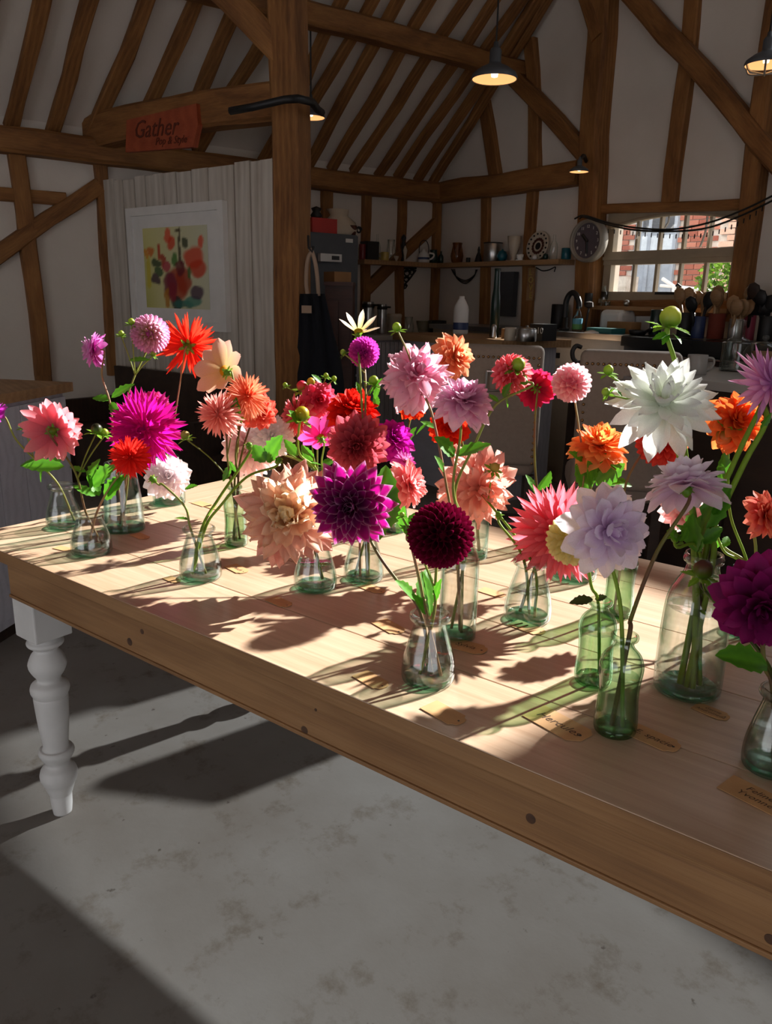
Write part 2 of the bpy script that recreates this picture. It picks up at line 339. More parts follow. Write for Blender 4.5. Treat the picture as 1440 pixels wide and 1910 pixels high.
arc = [(WX0+.05+(WX1-WX0-.1)*i/n, zs0+(zs1-zs0)*(1-((i/n-.5)*2)**2)) for i in range(n+1)]
for i in range(n):
    (xa, za), (xb, zb) = arc[i], arc[i+1]
    mb.add([(xa, fy0-.01, za), (xb, fy0-.01, zb), (xb, fy0-.01, WZ1), (xa, fy0-.01, WZ1), (xa, fy1, za), (xb, fy1, zb), (xb, fy1, WZ1), (xa, fy1, WZ1)],
           [(0, 1, 2, 3), (4, 7, 6, 5), (0, 4, 5, 1), (3, 2, 6, 7)])
mb.build('arched_head', 'frame_taupe', win)
mb = MB(); mb.tube([(x, fy0-.015, z+.005) for x, z in arc], .012, 6); mb.build('arch_moulding', 'frame_taupe', win)
gx0, gx1 = WX0+.07, WX1-.07
for i in range(1, 5):
    x = gx0+(gx1-gx0)*i/5; k = arc[int(n*i/5)][1]
    MB().bbox((x-.011, Y0-.005, ZM1-.01), (x+.011, Y0+.03, k+.02)).build('glazing_bar', 'frame_taupe', win)
    MB().bbox((x-.011, Y0-.005, WZ0+.05), (x+.011, Y0+.03, ZM0+.01)).build('glazing_bar', 'frame_taupe', win)
for i in range(5):
    xa, xb = gx0+(gx1-gx0)*i/5, gx0+(gx1-gx0)*(i+1)/5
    MB().bbox((xa, Y0+.02, WZ0+.06), (xb, Y0+.024, ZM0+.005)).build('pane', 'pane_glass', win)
    MB().bbox((xa, Y0+.02, ZM1-.005), (xb, Y0+.024, zs1)).build('pane', 'pane_glass', win)
p = WB(1240, 547, .05); mb = MB(); mb.box(p, (.16, .02, .02)); mb.tube([p+V((.08, 0, 0)), p+V((.12, -.02, .02)), p+V((.14, -.02, .05)), p+V((.115, -.02, .065)), p+V((.1, -.02, .05))], .008, 6)
mb.build('window_latch', 'iron', win)
# unseen high opening, guessed and shaped to aim sun patches at table and floor
w2 = thing('unseen_sun_opening', None, None, V(((SUNWIN[0]+SUNWIN[1])/2, Y0, SUNWIN[2]))); w2['kind'] = 'structure'
a0, a1, b0, b1 = SUNWIN
for nm_, A, B in (('jamb', (a0, Y0, b0), (a0+.05, Y0+.1, b1)), ('jamb', (a1-.05, Y0, SUNLOW[3]), (a1, Y0+.1, b1)), ('transom', (a0, Y0, b0-.02), (a1, Y0+.1, b0+.02)), ('head', (a0, Y0, b1-.05), (a1, Y0+.1, b1))):
    MB().bbox(A, B).build(nm_, 'frame_taupe', w2)
MB().bbox((a0+.05, Y0+.05, b0+.02), (a1-.05, Y0+.054, b1-.05)).build('pane', 'pane_glass', w2)
MB().bbox((SUNLOW[0], Y0+.05, SUNLOW[2]), (SUNLOW[1], Y0+.054, SUNLOW[3])).build('sun_dimming_pane', 'pane_sun_dimmer', w2)  # added dark pane, dims the sun that reaches the floor
MB().bbox((SUNLOW[0], Y0, SUNLOW[2]-.02), (SUNLOW[1], Y0+.1, SUNLOW[2]+.03)).build('bottom_rail', 'frame_taupe', w2)
# ------------------------------------------------------------------ aisle post, tie beam, boarded partition
A = WL(188, 340); ZPT = A.z; B = atZ(510, 298, ZPT); B.z = ZPT
PD = (B-A); PD.z = 0; PL = PD.length; PD.normalize(); PN = V((PD.y, -PD.x, 0))
if PN.dot(CF) > 0: PN = -PN
def onP(px, py, off=0):
    r = ray(px, py); d = ((A+PN*off)-CAMP).dot(PN)/r.dot(PN); return CAMP+r*d
dB = (B-CAMP).dot(CF)
pc = atD(541, 300, dB+.02); pc.z = 0
n1 = (-CF*math.cos(.45)-CR*math.sin(.45)); s_ = 78*m_px(atD(541, 300, dB))/1.337
post = thing('aisle_post', 'massive square oak post rising beside the white boarded partition', 'post', pc)
o = beam('post_shaft', pc, pc+V((0, 0, ZR+TILT*(pc.x-X0)-.1)), s_, s_, post, up=n1, jit=.01, seg=24)
# tie beam
zt = atZ(505, 212, 9).z
tb0 = WL(172, 258); tbz = tb0.z+.03
tp = atZ(505, 210, tbz)
tdir = (pc-tb0); tdir.z = 0; tdir.normalize(); tend = V((pc.x, pc.y, tbz))-tdir*s_*.45
tie = beam('tie_beam', V((tb0.x, tb0.y, tbz)), tend, .16, .22, None, jit=.015, bow=.02)
tag(tie, 'thick waney oak tie beam running from the left wall to the post', 'beam')
# knee brace from post up to the left
kb0 = atD(508, 108, dB); kb1 = atD(398, -25, dB+.05)
kb = beam('knee_brace', kb0+CR*.06, kb1, .1, .15, None, jit=.012); tag(kb, 'diagonal oak knee brace rising out of the big square post', 'beam')
# grey cable wrapped round the post
mb = MB(); c0 = atD(430, 207, dB-.2); pts = [c0, atD(470, 200, dB-.28), atD(530, 186, dB-.32), atD(556, 184, dB-.3), atD(582, 190, dB-.12), atD(592, 204, dB-.02), atD(600, 210, dB+.1)]
mb.tube(pts, .022, 8); mb.build('lamp_cable', 'dark_metal', None, 'thick dark cable looped across the oak post below the tie beam', 'cable', smooth=True)
# partition boards
part = thing('wall_partition', None, None, V((A.x, A.y, 0))); part['kind'] = 'structure'
bx = [188, 214, 231, 252, 272, 288, 308, 332, 360, 392, 440, 469, 488, 512]
def s_at(px): q = onP(px, 320); return (q-A).dot(PD)
for i in range(len(bx)-1):
    s0, s1 = s_at(bx[i])+.004, s_at(bx[i+1])-.004; mid = A+PD*((s0+s1)/2); h = ZPT+random.uniform(-.012, .012)
    me = MB().box((0, 0, 0), (h, s1-s0, .03)).mesh('plank'); me.materials.append(MATS['board_white'])
    M = frame_M(V((mid.x, mid.y, h/2)), UP, -PN if i % 2 else PN); M.translation += PN*random.uniform(-.006, .006)
    inst('plank', me, part, Matrix.Translation(-ORG[part.name]) @ M)
# ------------------------------------------------------------------ outside the window
YO = Y0+6.0
gnd = MB().bbox((-16, Y0+.2, -.12), (6, YO+3, -.02)).build('ground_outside', 'concrete', kind='structure', org=V((-6, YO, 0)))
def brick_mat(name, a, b):
    m, nt, ns, ls, bs = nm(name); oi = ns.new('ShaderNodeObjectInfo'); n = noise_n(ns, ls, s=40)
    c = ramp(ns, ls, oi.outputs['Random'], [(0, a), (1, b)]); c = mixc(ns, ls, .4, c, ramp(ns, ls, n, [(.3, (.5, .5, .5)), (.7, (1, 1, 1))]), 'MULTIPLY')
    ls.new(c, bs.inputs['Base Color']); bs.inputs['Roughness'].default_value = .9
brick_mat('brick_red', (.3, .085, .055), (.5, .2, .14)); brick_mat('brick_sun_painted', (.6, .36, .26), (.75, .52, .42)); plain('mortar', (.55, .5, .45), .95)  # second brick mix is lighter, with sunlight put into its colour
def ow(px, py): return atY(px, py, YO)
ex0, ex1 = ow(1100, 480).x, ow(1342, 480).x; ez0, ez1 = ow(1250, 575).z-.3, ow(1250, 385).z+.3
dx0, dx1 = ow(1188, 480).x, ow(1262, 480).x
house = MB().bbox((ex0-1.5, YO+.01, -.02), (ex1, YO+.3, 7.5)).build('brick_house', 'mortar', None, 'red brick house seen outside through the arched window', 'house', org=V((ex1, YO, 0)))
bw, bh = 27*m_px(ow(1250, 480)), 9.5*m_px(ow(1250, 480))
me = MB().box((0, 0, 0), (bw*.94, .05, bh*.86)).mesh('brick'); me.materials.append(MATS['brick_red']); meh = MB().box((0, 0, 0), (bw*.45, .05, bh*.86)).mesh('brick_half'); meh.materials.append(MATS['brick_red'])
nb = 0
for j in range(int((ez1-ez0)/bh)):
    z = ez0+(j+.5)*bh
    x = ex0+(bw/2 if j % 2 else 0)
    while x < ex1-bw*.4 and nb < 296:
        if not (dx0-bw*.3 < x < dx1+bw*.3) and x+bw/2 < ex1+.02:
            inst('brick', me, house, Matrix.Translation(V((x, YO, z))-ORG[house.name])); nb += 1
        x += bw
plain('door_grey', (.3, .34, .4), .6); plain('frost', (.5, .56, .62), .3)
dr = thing('door_1', None, None, V(((dx0+dx1)/2, YO, 0))); dr['kind'] = 'structure'
MB().bbox((dx0, YO-.03, 0), (dx1, YO+.02, ez1+.5)).build('door_leaf', 'door_grey', dr)
zf0, zf1 = ow(1220, 470).z, ow(1220, 440).z
for xa, xb in ((.12, .3), (.36, .58), (.66, .9)):
    MB().bbox((dx0+(dx1-dx0)*xa, YO-.045, zf0), (dx0+(dx1-dx0)*xb, YO-.03, zf1)).build('frosted_pane', 'frost', dr)
    MB().bbox((dx0+(dx1-dx0)*xa, YO-.045, zf1+.06), (dx0+(dx1-dx0)*xb, YO-.03, ez1)).build('upper_pane', 'grey_fridge', dr)
for t in (0, .32, .62, .95): MB().bbox((dx0+(dx1-dx0)*t-.03, YO-.06, 0), (dx0+(dx1-dx0)*t+.03, YO-.02, ez1+.5)).build('door_stile', 'door_grey', dr)
# side wall of the neighbouring building, sunlight painted in as paler brick
px1 = atY(1338, 480, YO-.9).x
ng2 = MB().bbox((px1, YO-.87, -.02), (px1+3, YO-.6, ez1+.6))
ng2 = ng2.build('sun_painted_wall', 'mortar', None, 'brick wall painted pale for sunlight behind the shrub outside the window', 'wall', org=V((px1+1, YO-.8, 0)))
mep = MB().box((0, 0, 0), (bw*.94, .05, bh*.86)).mesh('brick_p'); mep.materials.append(MATS['brick_sun_painted'])
for j in range(22):
    for i in range(8):
        inst('brick', mep, ng2, Matrix.Translation(V((px1+.5*bw+i*bw+(bw/2 if j % 2 else 0), YO-.9, ez0+(j+.5)*bh))-ORG[ng2.name]))
# lean-to timber and crate outside
pp = ow(1218, 545); MB().bbox((pp.x-.14, YO-.9, -.02), (pp.x+.14, YO-.6, ow(1200, 519).z)).build('timber_block', 'board_white', None, 'pale square timber block standing outside the window', 'timber')
mb = MB(); q0, q1, q2 = atY(1236, 520, YO-1), atY(1258, 535, YO-1), atY(1360, 547, YO-1)
mb.tube([q0, q1, q2], .03, 6); mb.tube([atY(1232, 533, YO-1), q1], .025, 6); mb.tube([V((q1.x, q1.y, 0)), q1], .03, 6); mb.tube([V((q2.x, q2.y, 0)), q2], .03, 6)
mb.build('garden_rail', 'white', None, 'thin white handrail sloping down outside below the grey door', 'rail')
# ------------------------------------------------------------------ farmhouse table
TZ = .77
TU = CR*math.cos(.6522)-CF*math.sin(.6522); TV = CR*math.sin(.6522)+CF*math.cos(.6522)
TN = atZ(-68, 999, TZ); TLEN, TWID = 2.75, 1.0
def tp_(u, v, z): return V((TN.x, TN.y, 0))+TU*u+TV*v+UP*z
TROT = Matrix((TU, TV, UP)).transposed().to_4x4()
table = thing('farm_table', 'long pine farmhouse table with white painted turned legs', 'table', tp_(TLEN/2, TWID/2, 0))
def tbox(name, u0, u1, v0, v1, z0, z1, mat, parent=None, bev=.003, along='u'):
    parent = parent or table
    L, W, Hh = (u1-u0, v1-v0, z1-z0)
    bm = bmesh.new(); bmesh.ops.create_cube(bm, size=1)
    dims = (L, W, Hh) if along == 'u' else (W, L, Hh)
    for q in bm.verts: q.co = V((q.co.x*dims[0], q.co.y*dims[1], q.co.z*dims[2]))
    if bev: bmesh.ops.bevel(bm, geom=list(bm.edges), offset=bev, segments=2, profile=.5, affect='EDGES')
    me = bpy.data.meshes.new(name); bm.to_mesh(me); bm.free(); me.materials.append(MATS[mat])
    R = TROT if along == 'u' else TROT @ Matrix.Rotation(math.pi/2, 4, 'Z')
    M = Matrix.Translation(tp_((u0+u1)/2, (v0+v1)/2, (z0+z1)/2)-ORG[parent.name]) @ R
    o = inst(name, me, parent, M); ORG[o.name] = ORG[parent.name]; return o
EB = .15
vb = [0, .19, .41, .6, .81, 1.0]
for i in range(5): tbox('plank', EB+.0008, TLEN-EB-.0008, vb[i]+(.0008 if i else 0), vb[i+1]-(.0008 if i < 4 else 0), TZ-.028, TZ, 'pine_top', bev=.0015)
for u in (0, TLEN-EB): tbox('end_board', u, u+EB, 0, TWID, TZ-.028, TZ, 'pine_top', along='v', bev=.0015)
leg_p = atZ(85, 1530, 0); lu, lv = (leg_p-V((TN.x, TN.y, 0))).dot(TU), (leg_p-V((TN.x, TN.y, 0))).dot(TV)
dleg = (leg_p-CAMP).dot(CF); lv = max(.07, min(lv, .16))
AZ0 = .645
ap = [tbox('apron', lu-.03, TLEN-lu+.03, .014, .036, AZ0, TZ-.028, 'pine_apron'), tbox('apron', lu-.03, TLEN-lu+.03, TWID-.036, TWID-.014, AZ0, TZ-.028, 'pine_apron'),
      tbox('apron', lu-.04, lu-.015, .05, TWID-.05, AZ0, TZ-.028, 'pine_apron', along='v'), tbox('apron', TLEN-lu+.015, TLEN-lu+.04, .05, TWID-.05, AZ0, TZ-.028, 'pine_apron', along='v')]
tbox('apron_bead', lu-.03, TLEN-lu+.03, .010, .018, AZ0, AZ0+.008, 'pine_apron', bev=.002)
tbox('top_moulding', .01, TLEN-.01, .006, .02, TZ-.036, TZ-.028, 'pine_apron', bev=.002)
tbox('edge_strip', 0, TLEN, -.0012, .002, TZ-.028, TZ-.0012, 'pine_apron', bev=.0008)
plain('knot', (.07, .03, .013), .6, 0, .4, 60)
for px, py, rr in ((242, 1197, .009), (265, 1178, .006), (568, 1362, .008), (589, 1324, .003), (990, 1527, .008), (1437, 1752, .007)):
    r = ray(px, py); pl = tp_(0, .014, 0); q = CAMP+r*((pl-CAMP).dot(TV)/r.dot(TV))
    M3 = Matrix((TU, UP, -TV)).transposed()
    MB().lathe([(rr, -.0005), (rr*.95, .0006), (rr*.5, .0008), (0.0, .0008)], 14, q, M3).build('knot', 'knot', table)
LEGP = []
for y, w_ in ((1203, 60), (1207, 68), (1213, 64), (1221, 44), (1232, 58), (1249, 70), (1264, 60), (1275, 46), (1281, 48), (1287, 66), (1297, 71), (1305, 66), (1309, 62), (1316, 63), (1360, 57), (1404, 48), (1409, 60), (1416, 65), (1424, 58), (1434, 46), (1440, 48), (1447, 62), (1458, 68), (1468, 64), (1476, 56), (1485, 50), (1492, 45), (1497, 42), (1515, 40), (1532, 36)):
    q = atD(85-(1530-y)*.128, y, dleg); LEGP.append((w_/2*m_px(q)*.98, q.z))
LEGP = sorted(LEGP, key=lambda a: a[1]); LEGP[0] = (LEGP[0][0], 0)
_r = sum(r for r, z in LEGP)/len(LEGP); LEGP = [(_r+(r-_r)*1.12, z) for r, z in LEGP]
LEGP = [(q.x, q.y) for q in (lambda P_: [(.5*((2*P_[max(i, 0)])+(-P_[max(i-1, 0)]+P_[i+1])*t+(2*P_[max(i-1, 0)]-5*P_[i]+4*P_[i+1]-P_[min(i+2, len(P_)-1)])*t*t+(-P_[max(i-1, 0)]+3*P_[i]-3*P_[i+1]+P_[min(i+2, len(P_)-1)])*t**3)) for i in range(len(P_)-1) for t in (0, .25, .5, .75)]+[P_[-1]])([V((r, z, 0)) for r, z in LEGP])]
zb = LEGP[-1][1]+.012
def leg(u, v):
    c = tp_(u, v, 0); o = MB().lathe([*LEGP, (LEGP[-1][0], zb+.01)], 28, c).build('leg', 'white_paint', table, smooth=True)
    b = MB(); b.box(c+UP*(zb+(TZ-.03-zb)/2), (.1, .1, TZ-.03-zb), TROT.to_3x3()); blk = b.build('leg_block', 'white_paint', table)
    m = blk.modifiers.new('b', 'BEVEL'); m.width = .004; m.segments = 2
for u, v in ((lu, .075), (TLEN-lu, .075), (lu, TWID-.075), (TLEN-lu, TWID-.075)): leg(u, v)
# ------------------------------------------------------------------ bottles
SQUAT = [(.80, 0), (.93, .015), (1.0, .07), (1.0, .22), (.95, .36), (.84, .52), (.71, .68), (.62, .79), (.59, .85), (.61, .885), (.72, .91), (.77, .945), (.75, .98), (.68, 1.0)]
SLIM = [(.80, 0), (.93, .012), (.99, .05), (1.0, .12), (.96, .25), (.91, .38), (.93, .52), (1.0, .64), (.98, .72), (.82, .8), (.55, .86), (.45, .9), (.44, .93), (.6, .945), (.64, .965), (.62, .99), (.56, 1.0)]
TALL = [(.80, 0), (.94, .012), (1.0, .04), (1.0, .3), (.96, .55), (.9, .68), (.78, .76), (.6, .83), (.5, .88), (.47, .93), (.56, .945), (.58, .97), (.53, 1.0)]
CARAFE = [(.86, 0), (.97, .01), (1.0, .03), (.98, .2), (.9, .5), (.8, .75), (.72, .9), (.7, .95), (.76, .965), (.78, .985), (.74, 1.0)]
MEDI = [(.82, 0), (.95, .01), (1.0, .03), (1.0, .55), (.97, .62), (.82, .69), (.55, .77), (.36, .84), (.33, .95), (.42, .96), (.42, 1.0)]
CYL = [(.84, 0), (.96, .012), (1.0, .03), (1.0, .72), (.95, .8), (.82, .87), (.7, .92), (.68, .95), (.76, .96), (.78, .985), (.74, 1.0)]
JAR = [(.80, 0), (.94, .02), (1.0, .08), (1.0, .55), (.96, .68), (.85, .78), (.72, .84), (.68, .9), (.78, .925), (.82, .96), (.77, 1.0)]
BOT = {}
def bottle(key, bx_, by_, my, wpx, prof, gl, lvl, label, base='glass_base', wat='water', mx=None):
    p = atZ(bx_, by_, TZ); d = (p-CAMP).dot(CF); Hh = atD(mx or bx_, my, d).z-TZ; R = wpx/2*m_px(p+UP*Hh*.3)
    t = thing('glass_bottle', label, 'bottle', V((p.x, p.y, TZ)), 'glass bottles of dahlias on the pine table')
    pr = [(r*R, z*Hh) for r, z in prof]
    # smooth the outline
    fine = []
    for i in range(len(pr)-1):
        a, b = pr[max(i-1, 0)], pr[i]; c, e = pr[i+1], pr[min(i+2, len(pr)-1)]
        for k in range(3):
            s = k/3; f = lambda j: .5*((2*b[j])+(-a[j]+c[j])*s+(2*a[j]-5*b[j]+4*c[j]-e[j])*s*s+(-a[j]+3*b[j]-3*c[j]+e[j])*s**3)
            fine.append((f(0), max(0, f(1))))
    fine.append(pr[-1])
    thk = .0028; zin = .010
    inner = [(max(r-thk, .002), z) for r, z in fine if z > zin]; inner = [(inner[0][0]*.6, zin)]+inner
    MB().lathe([(.002, 0.0008)]+fine+inner[::-1]+[(.0005, zin-.001)], 32, p).build('glass_body', gl, t, smooth=True)
    rb = fine[3][0]-thk
    MB().lathe([(rb*.85, .0012), (rb, .004), (rb*.96, zin+.002), (rb*.5, zin-.001), (.001, zin-.002)], 24, p).build('thick_base', base, t, smooth=True)
    zl = Hh*lvl; ins = [(max(r-thk-.0006, .002), z) for r, z in fine if zin+.002 < z < zl]; rl = ins[-1][0]
    MB().lathe([(.001, zin+.002)]+[(ins[0][0], zin+.003)]+ins+[(rl, zl)], 28, p, cap=False).build('water', wat, t, smooth=True)
    MB().lathe([(rl*.995, zl+.0006), (rl*.9, zl-.0004), (.001, zl-.0008)], 28, p, cap=False).build('water_surface', 'water_top', t, smooth=True)
    BOT[key] = dict(p=V((p.x, p.y, TZ)), H=Hh, R=R, mouth=V((p.x, p.y, TZ+Hh)), rm=pr[-1][0]-thk, d=d, t=t, rw=R*.8)
bottle('b1', 121, 983, 903, 64, SQUAT, 'glass_clear', .42, 'small clear squat bottle behind its twin at the cabinet corner of the table')
bottle('b2', 172, 1031, 953, 74, SQUAT, 'glass_clear', .36, 'small clear squat bottle holding the coral dahlia with a dark centre')
bottle('b3', 233, 987, 862, 74, CARAFE, 'glass_aqua', .3, 'tall pale tapering bottle under the shaggy magenta dahlia', mx=226)
bottle('b4', 316, 938, 815, 60, MEDI, 'glass_aqua', .28, 'aqua medicine bottle with sloping shoulders behind the blush white dahlia')
bottle('b5', 375, 1077, 982, 78, SQUAT, 'glass_clear', .55, 'small clear squat bottle with two green stems crossing inside')
bottle('b6', 441, 1016, 905, 44, SLIM, 'glass_green', .5, 'slim green bottle holding the two coral cactus dahlias', 'glass_base_green', 'water_green', mx=437)
bottle('b7', 588, 1096, 1000, 80, SQUAT, 'glass_clear', .5, 'small clear squat bottle beneath the huge peach and cream dahlia')
bottle('b8', 678, 1080, 985, 74, SQUAT, 'glass_clear', .55, 'small clear squat bottle beneath the white edged purple dahlia')
bottle('b9', 598, 968, 875, 56, SQUAT, 'glass_aqua', .4, 'small aqua bottle mostly hidden behind the peach and purple dahlias')
bottle('b10', 798, 1268, 1143, 100, SQUAT, 'glass_clear', .47, 'small clear squat bottle with green base under the burgundy ball dahlia')
bottle('b11', 852, 1186, 1002, 70, CYL, 'glass_clear', .8, 'tall clear straight bottle behind the burgundy ball dahlia', mx=858)
bottle('b12', 884, 1038, 925, 50, CYL, 'glass_aqua', .35, 'slender aqua bottle behind the big salmon dahlia')
bottle('b13', 983, 1154, 1042, 88, SQUAT, 'glass_clear', .5, 'small clear squat bottle below the coral red cactus dahlia')
bottle('b14', 1070, 1076, 985, 84, SQUAT, 'glass_clear', .42, 'small clear squat bottle hidden behind the lavender dahlia')
bottle('b15', 1151, 1146, 1005, 56, SLIM, 'glass_green', .72, 'slim green bottle standing behind the lavender dahlia', 'glass_base_green', 'water_green')
bottle('b16', 1105, 1271, 1118, 70, SLIM, 'glass_green', .62, 'slim green bottle with two drooping dark leaves at its mouth', 'glass_base_green', 'water_green')
bottle('b17', 1146, 1363, 1182, 80, SLIM, 'glass_green', .58, 'slim green bottle with one dark stem leaning out of it', 'glass_base_green', 'water_green', mx=1158)
bottle('b18', 1280, 1286, 1032, 122, TALL, 'glass_clear', .62, 'large clear bottle holding thick green stems of the white dahlia', mx=1302)
bottle('b19', 1384, 1180, 1058, 82, JAR, 'glass_clear', .4, 'small wide mouthed clear jar behind the large clear bottle')
bottle('b20', 1436, 1432, 1285, 104, SQUAT, 'glass_grey', .5, 'smoky squat bottle holding the dark magenta dahlia')
bottle('b21', 998, 1018, 918, 52, CYL, 'glass_grey', .4, 'narrow bottle at the far table edge holding one crimson dahlia')
bottle('b22', 737, 990, 900, 46, SQUAT, 'glass_aqua', .3, 'small aqua bottle behind the broad green leaf')
# ------------------------------------------------------------------ brown paper tags
TAGS = [(118, 1024, 34, -18), (262, 1001, 40, 10), (378, 941, 40, 8), (398, 947, 34, 12), (322, 1082, 36, 5), (443, 1062, 50, 20), (522, 1124, 52, 12), (696, 1099, 50, 10), (727, 1170, 66, 28),
        (694, 1270, 70, 20), (830, 1332, 84, 20), (918, 1106, 50, 8), (985, 1172, 66, 12), (868, 1206, 80, -10), (1042, 1352, 118, 26), (1218, 1378, 96, 16), (1327, 1329, 62, 18), (1412, 1488, 118, 24), (590, 1050, 40, 5)]
WORDS = {14: 'Hercules', 15: 'E. spacie', 16: 'Gerrie\nAndromeda', 17: 'Feline\nYvonne', 5: 'Peach', 13: 'Sylvia'}
SAY = ['clear squat bottle with the coral dahlia', 'tall pale tapering bottle', 'aqua medicine bottle', 'slim green bottle of coral dahlias, overlapping another tag', 'crossing-stem bottle, in shadow', 'crossing-stem bottle, with a scribbled name',
       'bottle beneath the huge peach dahlia', 'squat bottle beneath the purple dahlia', 'burgundy dahlia bottle, half in shadow', 'burgundy dahlia bottle, close to the table edge', 'table edge between the burgundy dahlia and the green bottles', 'slender aqua bottle behind the salmon dahlia',
       'squat bottle below the coral red dahlia', 'tall clear straight bottle standing on it', 'slim green bottle, with one punched hole and square corners', 'slim green bottle, with a scalloped end', 'large clear bottle, lettered in two lines', 'smoky bottle, reading Feline Yvonne', 'small aqua bottle hidden behind blooms']
for i, (px, py, wpx, ang) in enumerate(TAGS):
    p = atZ(px, py, TZ); L = wpx*m_px(p)*1.05; W = L*.52
    xd = Matrix.Rotation(math.radians(-ang*.55), 3, 'Z') @ TU
    yd = UP.cross(xd)
    out = [(-L/2, -W/2), (L/2-W*.3, -W/2), (L/2-W*.22, -W*.36), (L/2-W*.06, -W*.3), (L/2, -W*.12), (L/2, W*.12), (L/2-W*.06, W*.3), (L/2-W*.22, W*.36), (L/2-W*.3, W/2), (-L/2, W/2)]
    if i == 14: out = [(-L/2, -W/2), (L/2-W*.3, -W/2), (L/2, -W*.2), (L/2, W*.3), (L/2-W*.2, W/2), (-L/2, W/2)]
    t = thing('paper_tag', 'brown paper name tag beside the '+SAY[i] if i != 13 else 'brown paper name tag partly under the tall clear straight bottle', 'tag', V((p.x, p.y, TZ)), 'brown paper name tags')
    mb = MB(); n_ = len(out); lift = lambda a: .0008
    vs = [p+xd*a+yd*b+UP*lift(a) for a, b in out]+[p+xd*a+yd*b+UP*(lift(a)+.0009) for a, b in out]
    mb.add(vs, [tuple(range(n_-1, -1, -1)), tuple(range(n_, 2*n_))]+[(k, (k+1) % n_, n_+(k+1) % n_, n_+k) for k in range(n_)])
    mb.build('card', 'kraft', t)
    hp = p+xd*(L/2-W*.2); MB().lathe([(W*.05, 0), (W*.05, .0005), (0.0001, .0005)], 10, hp+UP*(lift(L*.45)+.0005)).build('punched_hole', 'black', t)
    if i in WORDS:
        me = text_mesh(WORDS[i], W*(.34 if '\n' in WORDS[i] else .42), 0, .25); me.materials.append(MATS['ink'])
        M = Matrix.Translation(p+UP*.0021-ORG[t.name]) @ Matrix((xd, yd, UP)).transposed().to_4x4()
        inst('handwriting', me, t, M)
# ------------------------------------------------------------------ dahlias
GA = math.radians(137.508)
def hx(h):
    h = h.lstrip('#'); f = lambda c: c/12.92 if c <= .04045 else ((c+.055)/1.055)**2.4
    return tuple(f(int(h[i:i+2], 16)/255) for i in (0, 2, 4))
def lerp3(a, b, t): return tuple(a[i]+(b[i]-a[i])*t for i in range(3))
def petal(W, roll, bend, pw, cb, ct, ce=None, nu=6, nv=4, peak=.62, base=.3, notch=0, ruf=0, seed=0):
    """unit-length petal along +x, inner face +z; returns verts, faces, colours"""
    vs, cs, fs = [], [], []; x = z = 0.0
    if ce is not None and roll < 1.4: nv, nu = 8, 8
    for i in range(nu+1):
        u = i/nu
        if i: th = bend*(u-.35); x += math.cos(th)/nu; z += math.sin(th)/nu
        if u < peak: t = u/peak; w_ = base+(1-base)*math.sin(t*math.pi/2)
        else: t = (u-peak)/(1-peak); w_ = max(.02, math.cos(t*math.pi/2))**pw
        w_ *= W/2
        for j in range(nv+1):
            v = -1+2*j/nv
            if abs(roll) > .05: ph = v*roll; y = w_*math.sin(ph)/roll; dz = w_*(1-math.cos(ph))/roll
            else: y = w_*v; dz = 0
            dx = -notch*(1-abs(v))*(u**6)
            rz = ruf*W*1.6*noise.noise(V((u*3.2, v*1.7+seed, seed*3.3)))*u
            vs.append((x+dx, y, z+dz+rz))
            c = lerp3(cb, ct, min(1, u**1.1*1.05))
            if ce is not None:
                e = max((abs(v)-.7)/.3, (u-.93)/.07); c = lerp3(c, ce, max(0, min(1, e)))
            cs.append(c)
    for i in range(nu):
        for j in range(nv):
            a = i*(nv+1)+j; fs.append((a, a+nv+1, a+nv+2, a+1))
    return vs, fs, cs
PCACHE = {}
def pmesh(key, args):
    if key not in PCACHE:
        vs, fs, cs = petal(**args); PCACHE[key] = (vs, fs, cs)
    return PCACHE[key]
STY = {  # N, W, roll(in,out), bend(in,out), tip power, elev outer, pw, lmin, ep
    'deco':   dict(N=78, W=(.42, .5), roll=(.9, .5), bend=(1.2, -.35), tip=.62, e1=-28, pw=.62, lmin=.3, ep=.9, ruf=.1, jit=10),
    'dinner': dict(N=92, W=(.46, .48), roll=(.9, .4), bend=(1.3, -.5), tip=.8, e1=-42, pw=.6, lmin=.34, ep=.95, ruf=.24, jit=15),
    'ruffle': dict(N=140, W=(.34, .36), roll=(.8, .25), bend=(1.6, -.8), tip=.85, e1=-50, pw=.6, lmin=.34, ep=.95, ruf=.42, jit=20),
    'spread': dict(N=60, W=(.36, .36), roll=(.9, .55), bend=(1.0, -.2), tip=.95, e1=-20, pw=.6, lmin=.42, ep=.8, ruf=.16, jit=14),
    'thomas': dict(N=88, W=(.42, .42), roll=(1.2, .95), bend=(1.0, .35), tip=1.2, e1=-25, pw=.6, lmin=.26, ep=.95),
    'cactus': dict(N=92, W=(.2, .2), roll=(-1.3, -1.0), bend=(1.2, -.15), tip=1.3, e1=-32, pw=.55, lmin=.4, ep=.95, jit=11),
    'cactus_fine': dict(N=120, W=(.14, .14), roll=(-1.3, -1.1), bend=(1.0, .2), tip=1.2, e1=-25, pw=.55, lmin=.45, ep=.9),
    'fimbri': dict(N=100, W=(.14, .15), roll=(.7, .6), bend=(.9, -.4), tip=1.0, e1=-50, pw=.55, lmin=.45, ep=.9),
    'lily':   dict(N=46, W=(.46, .52), roll=(1.0, .65), bend=(1.1, .1), tip=.45, e1=-24, pw=.62, lmin=.42, ep=.95, ruf=.14, jit=13),
    'formal': dict(N=105, W=(.32, .34), roll=(1.1, .6), bend=(1.2, -.2), tip=.5, e1=-35, pw=.6, lmin=.24, ep=.9),
}
